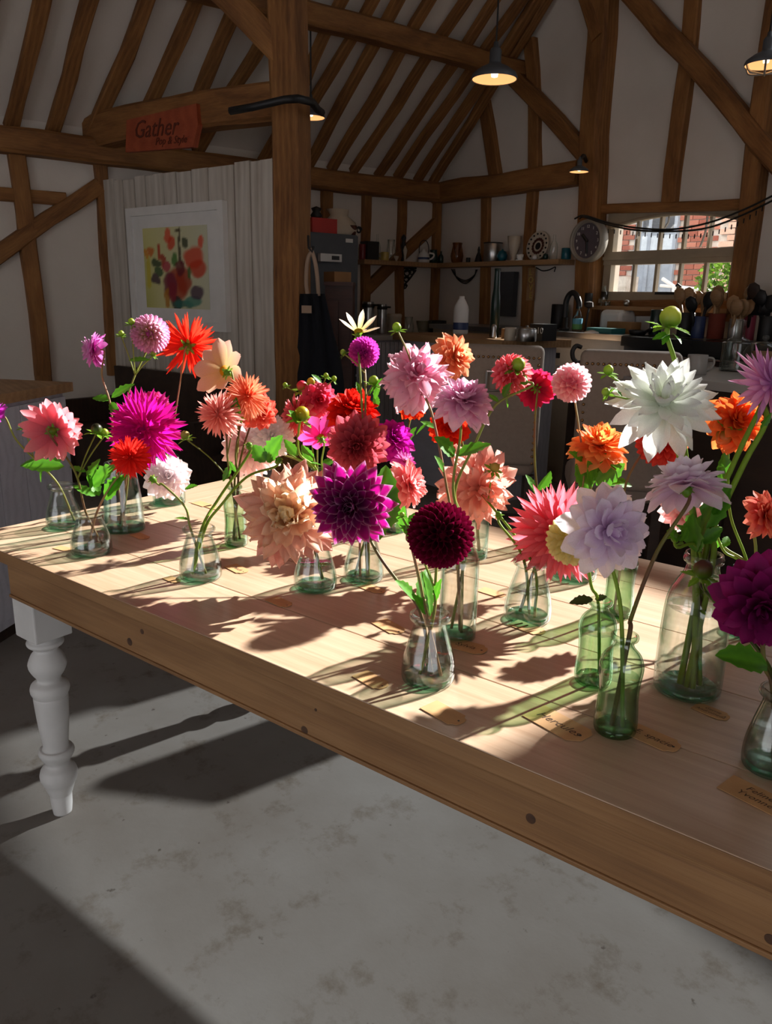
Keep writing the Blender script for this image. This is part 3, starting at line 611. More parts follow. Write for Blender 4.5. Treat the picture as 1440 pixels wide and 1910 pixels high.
def bloom_layout(kind, R, cin, cout, edge, rnd, N=None, seed=0, flat=None):
    """list of (mesh key, petal args, local matrix)"""
    out = []
    if kind in STY:
        S = STY[kind]; n = N or S['N']
        for i in range(n):
            s = ((i+.5)/n)**S['pw']; rg = min(5, int(s*6)); t = rg/5
            args = dict(W=S['W'][0]+(S['W'][1]-S['W'][0])*t, roll=S['roll'][0]+(S['roll'][1]-S['roll'][0])*t, bend=S['bend'][0]+(S['bend'][1]-S['bend'][0])*t, pw=S['tip'],
                        cb=lerp3(cin[0], cout[0], t), ct=lerp3(cin[1], cout[1], t), ce=edge, ruf=S.get('ruf', .03), seed=seed+rg+7*(i % 3))
            az = i*GA+rnd.uniform(-.09, .09); el = math.radians(86-(86-(S['e1'] if flat is None else flat))*s**S['ep']+rnd.uniform(-1, 1)*S.get('jit', 7))
            L = R*(S['lmin']+(1-S['lmin'])*s**.8)*rnd.uniform(.88, 1.08)
            M = Matrix.Rotation(az, 4, 'Z') @ Matrix.Translation((.05*R*s, 0, .10*R*(1-s)-.06*R*s)) @ Matrix.Rotation(-el, 4, 'Y') @ Matrix.Rotation(rnd.uniform(-.022, .022)*S.get('jit', 7), 4, 'X') @ Matrix.Scale(L, 4)
            out.append(((kind, seed, rg, i % 3, cin, cout), args, M))
    elif kind == 'ball':
        n = N or 150; thm = math.radians(152)
        for i in range(n):
            ct_ = 1-(i+.5)/n*(1-math.cos(thm)); th = math.acos(ct_); az = i*GA; rg = min(4, int(th/thm*5)); t = rg/4
            d = V((math.sin(th)*math.cos(az), math.sin(th)*math.sin(az), math.cos(th))); tan = V((-math.cos(th)*math.cos(az), -math.cos(th)*math.sin(az), math.sin(th)))
            wd = R*math.sqrt(4*math.pi*(1-math.cos(thm))/2/n)*1.32*(.72+.28*min(1, th/.6)); L = R*.5
            x = (d-tan*.22).normalized(); z = (tan-x*tan.dot(x)).normalized(); y = z.cross(x)
            M = Matrix(((x.x, y.x, z.x, d.x*R*.52), (x.y, y.y, z.y, d.y*R*.52), (x.z, y.z, z.z, d.z*R*.52), (0, 0, 0, 1))) @ Matrix.Diagonal((L, wd, wd, 1))
            args = dict(W=1.0, roll=1.5, bend=.25, pw=.38, cb=lerp3(cin[0], cout[0], t), ct=lerp3(cin[1], cout[1], t), ce=edge, peak=.55, base=.6, nu=4, nv=4)
            out.append((('ball', seed, rg), args, M))
    else:   # single or star
        n = N or (8 if kind == 'single' else 6)
        for i in range(n):
            args = dict(W=.62 if kind == 'single' else .27, roll=.5, bend=.2, pw=.55 if kind == 'single' else .9, cb=cout[0], ct=cout[1], ce=edge, ruf=.05, seed=seed+i % 3)
            el = math.radians((18 if flat is None else flat)+rnd.uniform(-9, 9)); L = R*rnd.uniform(.9, 1.08)
            M = Matrix.Rotation(i*2*math.pi/n+rnd.uniform(-.12, .12), 4, 'Z') @ Matrix.Translation((.05*R, 0, -.02*R*(i % 2))) @ Matrix.Rotation(-el, 4, 'Y') @ Matrix.Scale(L, 4)
            out.append(((kind, seed, i % 3), args, M))
    return out
GREEN, LEAFG, DSTEM, PSTEM, BSTEM = hx('7fa02c'), hx('4f8a24'), hx('6b4436'), hx('a3705c'), hx('8c8a45')
def catmull(pts, k=6):
    P = [pts[0]*2-pts[1]]+pts+[pts[-1]*2-pts[-2]]; out = []
    for i in range(1, len(P)-2):
        for j in range(k):
            t = j/k; a, b, c, d = P[i-1], P[i], P[i+1], P[i+2]
            out.append(.5*((2*b)+(-a+c)*t+(2*a-5*b+4*c-d)*t*t+(-a+3*b-3*c+d)*t**3))
    out.append(pts[-1]); return out
def leaf_geo(mb, b, tip, wr=.42, nrm=None, cup=.25, droop=.12, c1=None, c2=None, teeth=5):
    d = tip-b; L = d.length; x = d.normalized(); n = nrm or (UP*.7-CF*.5+V((random.uniform(-.5, .5), random.uniform(-.5, .5), 0)))
    z = (n-x*n.dot(x)); z = z.normalized() if z.length > 1e-3 else x.orthogonal().normalized(); y = z.cross(x)
    c1 = c1 or hx('3c7a1c'); c2 = c2 or hx('6fae2e'); nu = 10; vs, fs, cs = [], [], []
    for i in range(nu+1):
        u = i/nu; w_ = wr*L/2*(math.sin(math.pi*min(1, u**.8))**.8)*(1+.12*(1 if i % 2 else -1)*(0 < i < nu)); w_ = max(w_, .0006)
        h = -droop*L*(u*u)+droop*L*u*.6
        for j, v in enumerate((-1, -.5, 0, .5, 1)):
            vs.append(b+x*(L*u+.1*w_*(1 if abs(v) == 1 else 0))+y*(w_*v)+z*(h+cup*w_*abs(v)+.06*w_*math.sin(u*25+j*2))); cs.append(lerp3(c1, c2, min(1, .15+.65*abs(v)) if v else .9))
    for i in range(nu):
        for j in range(4): a = i*5+j; fs.append((a, a+5, a+6, a+1))
    mb.add(vs, fs, cs); return mb
def sepals(mb, c, ax, R, n=6, out=.9, col=None):
    u = ax.orthogonal().normalized(); w_ = ax.cross(u)
    for k in range(n):
        a = 2*math.pi*k/n+.3; r = u*math.cos(a)+w_*math.sin(a)
        leaf_geo(mb, c+r*R*.25, c+r*R*out+ax*R*.15*(1 if k % 2 else -1), .5, ax, .2, .1, col or hx('4f7f22'), hx('8fbf3a'))
NF = [0]
def bud_geo(mb, c, r, ax, tipc=None, openb=False):
    col1, col2 = hx('5d8a1f'), tipc or hx('b7c84a'); q = UP.rotation_difference(ax).to_matrix()
    prof = [(.15, -1), (.62, -.85), (.95, -.4), (1.0, 0), (.9, .45), (.62, .8), (.25, 1.0), (.02, 1.04)]
    n = 14; vs, fs, cs = [], [], []
    for i, (rr, z) in enumerate(prof):
        for k in range(n):
            a = 2*math.pi*k/n; f = 1+.05*math.cos(a*5)*(i > 2); vs.append(c+q @ V((rr*r*f*math.cos(a), rr*r*f*math.sin(a), z*r))); cs.append(lerp3(col1, col2, min(1, max(0, (z+.6)/1.3))))
    for i in range(len(prof)-1):
        for k in range(n): fs.append((i*n+k, i*n+(k+1) % n, (i+1)*n+(k+1) % n, (i+1)*n+k))
    mb.add(vs, fs, cs); sepals(mb, c-ax*r*.9, ax, r*2.3, 7, .95)
def axis3(a): return (CR*a[0]+UP*a[1]-CF*a[2]).normalized()
def flower(label, kind, px, py, dpx, ax, bt, dd=0.0, cin=None, cout=None, edge=None, N=None, mids=(), stem=BSTEM, leaves=(), buds=(), mat='petal', center=None, sr=.0026, name='dahlia', flat=None, off=None, seps=1.0, sepc=None):
    NF[0] += 1; rnd = random.Random(NF[0]*11+3); B = BOT[bt]; d = B['d']+dd
    c = atD(px, py, d); R = dpx/2*m_px(c)*(1.03 if kind == 'ball' else 1.21); A3 = axis3(ax)
    root = thing(name, label, 'flower', B['mouth'], 'cut dahlias standing in glass bottles')
    q = UP.rotation_difference(A3).to_matrix().to_4x4() @ Matrix.Rotation(rnd.uniform(0, 6), 4, 'Z')
    if kind in ('deco', 'dinner', 'thomas', 'cactus', 'cactus_fine', 'fimbri', 'lily', 'formal', 'spread', 'ruffle'): c = c-A3*R*.12
    Mb = Matrix.Translation(c-B['mouth']) @ q
    lay = bloom_layout(kind, R, cin or cout, cout, edge, rnd, N, NF[0], flat)
    core = MB(); cc = center or lerp3((cin or cout)[0], (cin or cout)[1], .3)
    if kind == 'ball': core.lathe([(.02*R, -.5*R), (.5*R, -.35*R), (.6*R, 0), (.5*R, .35*R), (.02*R, .58*R)], 14, col=lerp3(cout[0], (0, 0, 0), .3))
    elif kind in ('single', 'star'): core.lathe([(.02*R, -.08*R), (.16*R, -.04*R), (.2*R, .05*R), (.13*R, .14*R), (.01*R, .17*R)], 12, col=center or hx('e0a818'))
    else: core.lathe([(.02*R, -.16*R), (.14*R, -.1*R), (.16*R, 0), (.1*R, .12*R), (.01*R, .16*R)], 12, col=cc)
    me = core.mesh('bloom', smooth=True); bl = inst('bloom', me, root, Mb, mat); ORG[bl.name] = c
    big = dpx >= (108 if kind == 'ball' else 78) or kind in ('single', 'star')
    if big:
        cache = {}
        for key, args, M in lay:
            if key not in cache:
                vs, fs, cs = petal(**args); m_ = MB().add(vs, fs, cs).mesh('petal', smooth=True); m_.materials.append(MATS[mat]); cache[key] = m_
            inst('petal', cache[key], bl, M)
    else:
        mb = MB(); cache = {}
        for key, args, M in lay:
            if key not in cache: cache[key] = petal(**args)
            vs, fs, cs = cache[key]; mb.add([M @ V(p) for p in vs], fs, cs)
        me = mb.mesh('petals', smooth=True); o = inst('petals', me, bl, Matrix.Identity(4), mat); o['kind'] = 'stuff'
    # calyx behind the bloom
    back = c-A3*R*(.62 if kind == 'ball' else .18)
    mb = MB(); mb.lathe([(.003, -.010), (.006, -.006), (max(.007, .13*R), 0), (max(.006, .11*R), .006), (.002, .008)], 12, back, UP.rotation_difference(A3).to_matrix(), hx('6f9a2a'))
    sepals(mb, back, A3, max(.016, .34*R)*seps, 6, .8, sepc); mb.build('calyx', 'leaf', root, smooth=True)
    # stem
    mo = B['mouth']; dirv = (back-mo); hv = V((dirv.x, dirv.y, 0)); hv = hv.normalized() if hv.length > .01 else V((1, 0, 0))
    j = V((rnd.uniform(-1, 1), rnd.uniform(-1, 1), 0))*B['rm']*.3
    pm = mo+hv*B['rm']*.45+j-UP*.004; bot = B['p']-hv*B['rw']*.5+j+UP*(.014 if B['H'] < .2 else .03); bot.z = TZ+.014
    if off: pm = mo+CR*off*B['rm']+j*.3
    dm0, dm1 = (pm-CAMP).dot(CF), (back-CAMP).dot(CF); ys = lambda y: None
    P = [bot, pm]; tot = len(mids)+1
    for k, m_ in enumerate(mids): P.append(atD(m_[0], m_[1], dm0+(dm1-dm0)*(k+1)/tot))
    P += [back-A3*.02 if (back-A3*.02-pm).length > .03 else back, back]
    pts = catmull(P, 6); n_ = len(pts)
    mb = MB(); mb.tube(pts, [sr*(1.15-.35*i/n_) for i in range(n_)], 7, True, [lerp3(stem, hx('7d9a38'), .25+.2*math.sin(i*.7)) if i > 6 else lerp3(stem, hx('6a6a30'), .4) for i in range(n_)])
    mb.build('stem', 'stem', root, smooth=True)
    for l in leaves:
        bx_, by_, tx, ty = l[:4]; f = max(0, min(1, (py-by_)/(py-1150+1e-6)))
        # depth from the nearest stem point on screen
        best = min(pts, key=lambda s_: ((s_-CAMP).dot(IR)/(s_-CAMP).dot(_f)*FPX+720-bx_)**2+(955-(s_-CAMP).dot(IU)/(s_-CAMP).dot(_f)*FPX-by_)**2)
        db = (best-CAMP).dot(CF); b3 = atD(bx_, by_, db); t3 = atD(tx, ty, db+(l[5] if len(l) > 5 else rnd.uniform(-.03, .02)))
        mb = MB(); leaf_geo(mb, b3, t3, l[4] if len(l) > 4 else .45, None, .25, .12, hx('2f6a1c') if len(l) < 7 else l[6], hx('63a82a') if len(l) < 7 else l[6])
        mb.build('leaf', 'leaf', root, smooth=True)
    for b_ in buds:
        bx_, by_, bd, jx, jy = b_[:5]
        best = min(pts, key=lambda s_: ((s_-CAMP).dot(IR)/(s_-CAMP).dot(_f)*FPX+720-jx)**2+(955-(s_-CAMP).dot(IU)/(s_-CAMP).dot(_f)*FPX-jy)**2)
        db = (best-CAMP).dot(CF)+rnd.uniform(-.015, .01); bc = atD(bx_, by_, db); br = bd/2*m_px(bc)*(.85 if bd < 26 else 1); bax = axis3(b_[5] if len(b_) > 5 else (.1, 1, .2))
        mb = MB(); bud_geo(mb, bc, br, bax, b_[6] if len(b_) > 6 else None); bo = mb.build('bud', 'leaf', root, smooth=True)
        e = bc-bax*br; mid_ = (e+best)/2+UP*(e-best).length*.08-bax*.004
        mb = MB(); mb.tube(catmull([best, mid_, e], 5), .0017, 6, True, lerp3(stem, GREEN, .5)); mb.build('bud_stalk', 'stem', bo, smooth=True)
    return root
def C(a, b): return (hx(a), hx(b))
# --- cabinet end of the table
flower('lilac pink dahlia in profile with pale centre on a thin purple stem', 'deco', 168, 653, 60, (-.9, .1, .25), 'b3', .06, C('f8b8dc', 'fcd8ec'), C('e060c8', 'ec8cdc'), stem=PSTEM, mids=[(207, 760), (190, 700)], leaves=[(206, 745, 172, 742, .5), (206, 750, 225, 780, .5), (208, 742, 250, 715, .4)])
flower('round lilac pink pompon dahlia with a green eye', 'ball', 280, 623, 70, (.05, .15, 1), 'b3', .10, C('b9a850', 'e6a8cf'), C('e07cc0', 'f0a8dc'), N=170, stem=BSTEM, mids=[(232, 770), (252, 700)], buds=[(286, 660, 12, 252, 700, (.4, 1, 0)), (245, 600, 15, 232, 690), (226, 622, 13, 240, 690)], leaves=[(240, 672, 280, 670, .25), (232, 742, 250, 735, .4)])
flower('scarlet cactus dahlia seen from behind with a green calyx', 'cactus_fine', 356, 640, 108, (.1, .3, -.95), 'b4', .02, C('f23a20', 'ff4a2c'), C('e8301c', 'f8402c'), N=84, stem=PSTEM, mids=[(324, 790), (338, 700)], sr=.0024)
flower('coral pink dahlia seen from behind with a nearly black calyx', 'formal', 108, 803, 104, (.12, -.1, -1), 'b2', -.02, C('e87888', 'f4a8ac'), C('de6078', 'f6a0a8'), N=84, sepc=hx('15180c'), stem=DSTEM, mids=[(140, 880)], leaves=[(172, 905, 215, 868, .5), (165, 900, 185, 855, .6), (120, 870, 40, 868, .3), (178, 925, 136, 905, .45), (160, 880, 130, 870, .4), (195, 930, 228, 890, .5)], buds=[(180, 800, 24, 176, 890, (.2, 1, 0), hx('2c2a18')), (195, 806, 16, 176, 890)], seps=.9)
flower('shaggy magenta cactus dahlia with long pointed petals', 'cactus', 264, 800, 136, (.0, .15, 1), 'b3', -.06, C('e01aa0', 'd4109c'), C('c8088c', 'e0189a'), edge=hx('f02ab0'), N=120, stem=PSTEM, mids=[(240, 850)])
flower('small hot pink dahlia tucked behind the shaggy magenta one', 'deco', 290, 752, 58, (.4, .5, .5), 'b4', -.04, C('e81a78', 'f0509c'), C('e00e80', 'ee4aa6'), stem=PSTEM, mids=[(312, 800)])
flower('bright red fluffy pompon dahlia in front of the magenta one', 'fimbri', 238, 853, 78, (-.1, .2, 1), 'b2', -.06, C('e8281c', 'ee3a30'), C('d81414', 'f02a24'), N=150, stem=PSTEM, mids=[(208, 905)], leaves=[(200, 925, 236, 885, .55), (185, 925, 165, 885, .5)])
flower('blush white dahlia low beside the aqua medicine bottle', 'deco', 312, 888, 80, (.25, .35, .8), 'b4', -.1, C('ffffff', 'fff4f6'), C('f6dce4', 'fff8fa'), stem=BSTEM, leaves=[(328, 905, 352, 900, .5)])
flower('tiny magenta dahlia on a long stem reaching out over the cabinet', 'deco', -14, 772, 46, (-.6, .3, .4), 'b1', -.05, C('d428c0', 'e060d8'), C('c01ab0', 'd850d0'), stem=BSTEM, mids=[(70, 862), (30, 820)], leaves=[(78, 862, 36, 868, .4), (90, 880, 120, 845, .4), (80, 870, 75, 900, .35)], buds=[(45, 793, 16, 62, 850)])
# --- crossing-stem and slim green bottle group
flower('curved stem with a small bud from the crossing stem bottle', 'star', 284, 893, 16, (-.4, .6, .4), 'b5', .02, C('8fae30', 'b8cc50'), C('7f9a28', 'a8c040'), N=5, stem=BSTEM, mids=[(345, 945), (305, 905)], center=hx('7fa02c'), leaves=[(345, 912, 368, 905, .4), (352, 970, 325, 965, .35)], name='dahlia_bud')
flower('coral pink fringed dahlia leaning towards the cabinet', 'fimbri', 401, 773, 88, (-.45, .15, .85), 'b6', -.04, C('f48878', 'fcaca0'), C('f58e86', 'ffb6ae'), N=160, stem=DSTEM, mids=[(424, 850)], leaves=[(437, 790, 440, 742, .4), (432, 868, 415, 898, .4)], buds=[(345, 812, 20, 400, 905, (-.3, 1, .1), hx('c0a060')), (440, 770, 22, 436, 850)])
flower('salmon orange fringed dahlia with a deeper orange heart', 'fimbri', 462, 735, 88, (.25, .5, .8), 'b6', .0, C('ee6a44', 'f6805c'), C('f8946c', 'ffb08c'), N=160, stem=DSTEM, mids=[(440, 840)])
flower('pale peach open dahlia seen from behind with broad petals', 'single', 418, 692, 92, (-.7, .25, -.55), 'b6', .12, C('f8c8a0', 'fbd8c0'), C('f3dc9a', 'f8c4b0'), N=9, stem=BSTEM, mids=[(445, 800)])
flower('red coral dahlia half hidden below the salmon orange one', 'deco', 488, 768, 66, (.5, .1, .7), 'b6', .06, C('e8402c', 'f4705c'), C('f05848', 'fb8878'), stem=DSTEM, mids=[(450, 850)])
flower('large blush dahlia in shade behind the coral stems', 'formal', 458, 836, 112, (-.35, .05, .9), 'b9', .02, C('f6d4d0', 'fbe6e2'), C('f6d0d0', 'fce6e4'), stem=BSTEM, N=110)
flower('bright white ruffled dahlia beside the blush one', 'formal', 508, 812, 84, (.25, .3, .8), 'b9', -.02, C('ffffff', 'fffdfd'), C('f4e8ee', 'ffffff'), stem=GREEN, mids=[(545, 850)], leaves=[(500, 845, 478, 828, .7), (500, 850, 520, 815, .5), (505, 800, 500, 775, .5)])
flower('stem with two leaves and a green bud in the crossing stem bottle', 'star', 520, 858, 14, (.4, .7, .3), 'b5', .06, C('8fae30', 'b8cc50'), C('7f9a28', 'a8c040'), N=5, stem=GREEN, mids=[(410, 945), (460, 890)], center=hx('7fa02c'), leaves=[(495, 862, 472, 830, .75), (498, 862, 525, 812, .6), (440, 880, 428, 860, .4)], sr=.003, name='dahlia_bud')
flower('upright yellow green stem rising through the pale blooms', 'star', 465, 830, 14, (.1, 1, .2), 'b5', .1, C('8fae30', 'b8cc50'), C('7f9a28', 'a8c040'), N=5, stem=GREEN, mids=[(408, 930)], center=hx('7fa02c'), sr=.0034, name='dahlia_bud')
# --- centre, back
flower('coral pink dahlia in profile behind the fat green bud', 'formal', 546, 775, 84, (-.8, .1, .3), 'b9', .04, C('ec5868', 'f48890'), C('ee6474', 'f89aa0'), stem=BSTEM)
flower('cerise pink dahlia with rolled petals under small buds', 'deco', 596, 745, 66, (.2, .2, .9), 'b9', .03, C('e83a64', 'ec5878'), C('e8406c', 'f06c8c'), stem=BSTEM, buds=[(532, 718, 11, 556, 760, (-.6, 1, 0)), (608, 700, 11, 603, 740), (623, 706, 12, 606, 730, (.6, .9, 0)), (580, 712, 18, 585, 735, (0, 1, .2), hx('e8b84a')), (563, 720, 24, 572, 750, (-.2, 1, .4), hx('e8405c'))], leaves=[(600, 715, 582, 698, .5), (575, 770, 548, 745, .5), (585, 860, 562, 830, .5)])
flower('fat yellow green bud on a straight bright stem', 'star', 560, 770, 18, (.1, 1, .15), 'b9', -.12, C('8fae30', 'b8cc50'), C('7f9a28', 'a8c040'), N=5, stem=GREEN, mids=[(558, 845)], center=hx('7fa02c'), leaves=[(556, 850, 530, 820, .45), (556, 790, 540, 765, .5)], buds=[(563, 772, 28, 560, 800, (.15, 1, .1), hx('c8b828'))], sr=.0034, name='dahlia_bud')
flower('flat scarlet dahlia seen nearly edge on', 'deco', 661, 758, 92, (.15, .8, .5), 'b8', .18, C('e01c14', 'e8281c'), C('d41414', 'f03020'), N=90, stem=BSTEM, leaves=[(700, 745, 708, 715, .5), (704, 760, 700, 735, .5)])
flower('hot pink open dahlia facing away with few broad petals', 'single', 598, 816, 70, (-.35, .45, -.75), 'b9', -.1, C('f02a98', 'f858b0'), C('e8309c', 'f860b4'), N=9, stem=GREEN, mids=[(600, 860)], leaves=[(600, 868, 575, 862, .5), (600, 866, 625, 858, .5)])
flower('dusty rose red formal dahlia facing out above the purple one', 'formal', 666, 832, 112, (.0, .05, 1), 'b8', .04, C('a0283c', 'c04854'), C('b83a50', 'd46070'), edge=hx('cc6470'), N=110, stem=BSTEM)
flower('magenta dahlia half hidden behind the rose red one', 'deco', 738, 816, 76, (.3, .5, .6), 'b22', -.02, C('d010b0', 'e030c4'), C('c808a8', 'e028c0'), stem=BSTEM, leaves=[(718, 820, 708, 795, .35), (745, 850, 775, 795, .5), (740, 855, 765, 840, .5)], buds=[(735, 850, 14, 742, 880)])
flower('small magenta and cream dahlia beside a round bud', 'deco', 758, 858, 44, (.4, .5, .3), 'b22', -.06, C('f0d8a8', 'e860c8'), C('d020b8', 'e860d0'), stem=BSTEM, N=40)
flower('magenta purple honeycomb pompon dahlia under the cream star', 'ball', 679, 657, 57, (.1, .1, 1), 'b8', .16, C('c838a8', 'd848b8'), C('b8289c', 'e050c4'), N=120, stem=PSTEM, mids=[(682, 740)], buds=[(640, 657, 13, 672, 700, (-.5, .6, 0)), (697, 710, 22, 686, 740, (.2, 1, 0))], leaves=[(690, 735, 712, 705, .4), (672, 735, 665, 712, .4)])
flower('cream star shaped dahlia with six narrow petals', 'star', 669, 620, 76, (.05, .7, -.5), 'b8', .2, C('f6e49a', 'fff0e0'), C('f0d060', 'fff0e2'), N=7, stem=BSTEM, mids=[(672, 700)], center=hx('a89a28'), flat=35)
flower('pale pink layered dahlia with broad drooping petals', 'ruffle', 780, 692, 134, (.1, .5, .7), 'b11', .12, C('f09ac0', 'f8bcd4'), C('f2a8c0', 'fcd8e4'), N=100, stem=PSTEM, mids=[(838, 935), (805, 770)], buds=[(740, 610, 20, 770, 690, (-.3, 1, .2))], leaves=[(800, 790, 775, 810, .5), (812, 800, 785, 785, .55), (828, 880, 812, 850, .45)])
flower('peach orange dahlia behind the pale pink one', 'deco', 852, 664, 84, (.55, .25, .7), 'b12', .02, C('f89860', 'fbb088'), C('f48c58', 'fcb892'), stem=BSTEM)
flower('lilac pink dahlia with upturned frilled petals', 'deco', 868, 738, 104, (.1, .85, .45), 'b11', .02, C('ee96c4', 'f8c6e0'), C('f0a4ce', 'fad4e8'), N=110, stem=BSTEM, mids=[(845, 910), (858, 820)], leaves=[(848, 850, 812, 815, .5), (850, 850, 915, 826, .4)])
flower('scarlet dahlia in shade below the lilac pink one', 'deco', 842, 795, 74, (.2, .3, .8), 'b12', -.02, C('e82a14', 'f04424'), C('d81c10', 'f03c20'), stem=BSTEM)
flower('orange red dahlia peeping out below the pale pink one', 'deco', 772, 752, 56, (0, .3, .8), 'b22', .04, C('e83818', 'f05028'), C('e03014', 'f04c24'), stem=BSTEM, N=50, mids=[(755, 830)])
flower('coral pink ball dahlia seen from behind under a fat green bud', 'ball', 955, 699, 76, (-.6, .3, -.4), 'b11', .06, C('f0606c', 'f58890'), C('ec5868', 'f68a92'), N=110, stem=BSTEM, mids=[(848, 920), (885, 830), (925, 755)], buds=[(967, 680, 26, 942, 735, (.15, 1, .4), hx('a8b838'))], leaves=[(938, 740, 952, 715, .4), (930, 750, 912, 735, .4), (940, 735, 948, 760, .4)])
flower('crimson dahlia seen from behind on a straight dark stem', 'deco', 998, 722, 66, (.0, .15, -1), 'b21', .02, C('d0184c', 'd82858'), C('c01040', 'dc3060'), N=80, stem=DSTEM, mids=[(997, 850), (998, 780)], leaves=[(998, 920, 982, 885, .5), (1004, 915, 1028, 880, .55)], sr=.0026)
flower('soft pink and white ball dahlia on a pinkish stem', 'ball', 1066, 714, 72, (-.25, .25, .8), 'b14', .1, C('f49aa8', 'fbd0d4'), C('f09aac', 'fce0e6'), N=90, stem=PSTEM, mids=[(1090, 880), (1080, 800)], leaves=[(1090, 860, 1062, 842, .4), (1095, 880, 1130, 845, .45)])
flower('pink dahlia in profile between the burgundy ball and green leaves', 'deco', 770, 903, 84, (.75, .2, .4), 'b22', -.14, C('f4888c', 'f8a8a8'), C('f08c94', 'fab0b0'), stem=BSTEM, leaves=[(752, 955, 742, 1000, .6)])
# --- centre, front
flower('huge peach and cream dinner plate dahlia with ruffled petals', 'ruffle', 536, 960, 196, (-.05, .3, 1), 'b7', -.08, C('f8e6b0', 'fcf0cc'), C('f0908c', 'fabab2'), N=150, stem=BSTEM, sr=.0034)
flower('purple dahlia with crisp white edged pointed petals', 'thomas', 652, 945, 148, (-.1, .1, 1), 'b10', .10, C('420634', '640a4a'), C('8c0c68', 'b81486'), edge=hx('e29cc8'), N=84, stem=DSTEM, mids=[(742, 1085), (700, 1025)], leaves=[(775, 1118, 740, 1082, .4), (782, 1120, 800, 1060, .5, .05)], sr=.0028)
flower('velvety burgundy ball dahlia with honeycomb petals', 'ball', 822, 998, 122, (.0, .2, 1), 'b10', -.02, C('2c0210', '460418'), C('6c0828', '900c38'), edge=hx('8c1040'), N=190, mat='petal_velvet', stem=BSTEM, mids=[(812, 1090)], leaves=[(802, 1150, 790, 1065, .42, .0), (795, 1145, 770, 1108, .45), (812, 1120, 822, 1080, .35)], buds=[(750, 960, 12, 790, 1100, (0, 1, .2))], off=.25)
flower('slender stem with a folded green leaf at its tip', 'star', 760, 985, 12, (0, 1, .2), 'b10', .02, C('8fae30', 'b8cc50'), C('7f9a28', 'a8c040'), N=5, stem=PSTEM, mids=[(782, 1080), (765, 1010)], center=hx('7fa02c'), leaves=[(760, 1000, 752, 945, .55), (758, 990, 775, 955, .5)], name='dahlia_bud')
flower('broad green leaf stem behind the white edged purple dahlia', 'star', 712, 985, 12, (0, 1, .2), 'b8', .0, C('8fae30', 'b8cc50'), C('7f9a28', 'a8c040'), N=5, stem=GREEN, center=hx('7fa02c'), leaves=[(705, 960, 722, 868, .62, .02), (712, 990, 735, 910, .6, .02), (700, 1010, 720, 955, .5, .02)], name='dahlia_bud')
flower('big salmon dahlia with folded satin petals', 'ruffle', 900, 915, 154, (.25, -.05, .8), 'b13', .22, C('f8a890', 'fac0b0'), C('f8ac9c', 'fcd2c6'), N=84, stem=GREEN, buds=[(923, 872, 22, 930, 920, (.2, .8, .6), hx('d8b858'))], sr=.0028)
flower('plain green stem leaning out of the squat bottle by the salmon dahlia', 'star', 930, 960, 12, (-.2, 1, .1), 'b13', .1, C('f6a894', 'fbccbc'), C('f6a894', 'fbccbc'), N=5, stem=GREEN, name='dahlia_bud', sr=.0028)
flower('large coral red cactus dahlia with sharp drooping petals', 'cactus', 1038, 994, 182, (-.35, .25, .85), 'b13', -.02, C('ea5870', 'f4828e'), C('e4506a', 'f68898'), N=120, stem=BSTEM, sr=.003)
flower('pale yellow ball dahlia squeezed beside the lavender one', 'ball', 1068, 1006, 96, (-.55, .1, .7), 'b16', -.05, C('f0e090', 'f4e8a8'), C('f0dc94', 'f8ecb8'), N=120, stem=GREEN, mids=[(1102, 1090)], leaves=[(1106, 1118, 1062, 1124, .5, 0, hx('3a4420')), (1110, 1118, 1132, 1112, .6, 0, hx('3a4420'))])
flower('lavender waterlily dahlia with wide cupped petals', 'lily', 1140, 990, 156, (.15, .15, .9), 'b17', .02, C('ecd0f0', 'f6e4f8'), C('f2def4', 'fef6fe'), N=52, stem=GREEN, mids=[(1150, 1090)], sr=.003, off=-.3)
flower('orange dahlia spread flat on the far side of the lavender one', 'deco', 1122, 823, 106, (.05, .9, .38), 'b14', .06, C('f89040', 'fa9c50'), C('f8924c', 'fcac6c'), N=84, stem=BSTEM, mids=[(1105, 900)], leaves=[(1100, 915, 1075, 865, .55), (1108, 890, 1145, 850, .5), (1125, 905, 1165, 900, .5), (1105, 905, 1098, 860, .5), (1112, 905, 1165, 865, .5), (1118, 895, 1180, 905, .45)])
flower('coral red honeycomb ball dahlia behind the white one', 'ball', 1234, 824, 92, (0, .05, 1), 'b15', .18, C('d83c38', 'e05448'), C('d43a38', 'e86458'), N=130, stem=PSTEM, mids=[(1168, 900)])
# --- window end of the table
flower('large white dahlia with broad pointed petals', 'spread', 1240, 744, 176, (-.1, .62, .6), 'b18', .02, C('f6fae8', 'ffffff'), C('f4faf0', 'ffffff'), N=64, stem=GREEN, mids=[(1290, 950), (1260, 830)], leaves=[(1160, 740, 1138, 720, .5)], buds=[(1135, 690, 22, 1200, 770, (-.1, 1, .3)), (1130, 731, 18, 1200, 775, (-.6, .5, .2))], sr=.0042)
flower('big yellow green dahlia bud with curling sepals above the white bloom', 'star', 1250, 596, 20, (.1, 1, .1), 'b18', .05, C('9cb83c', 'c4d060'), C('8aa830', 'b0c848'), N=5, stem=GREEN, mids=[(1292, 960), (1272, 800), (1262, 690)], center=hx('a8b840'), buds=[(1251, 592, 40, 1253, 640, (.05, 1, .1), hx('d8d868'))], leaves=[(1248, 622, 1218, 632, .35), (1254, 622, 1272, 640, .4), (1246, 622, 1236, 642, .4)], sr=.004, name='dahlia_bud')
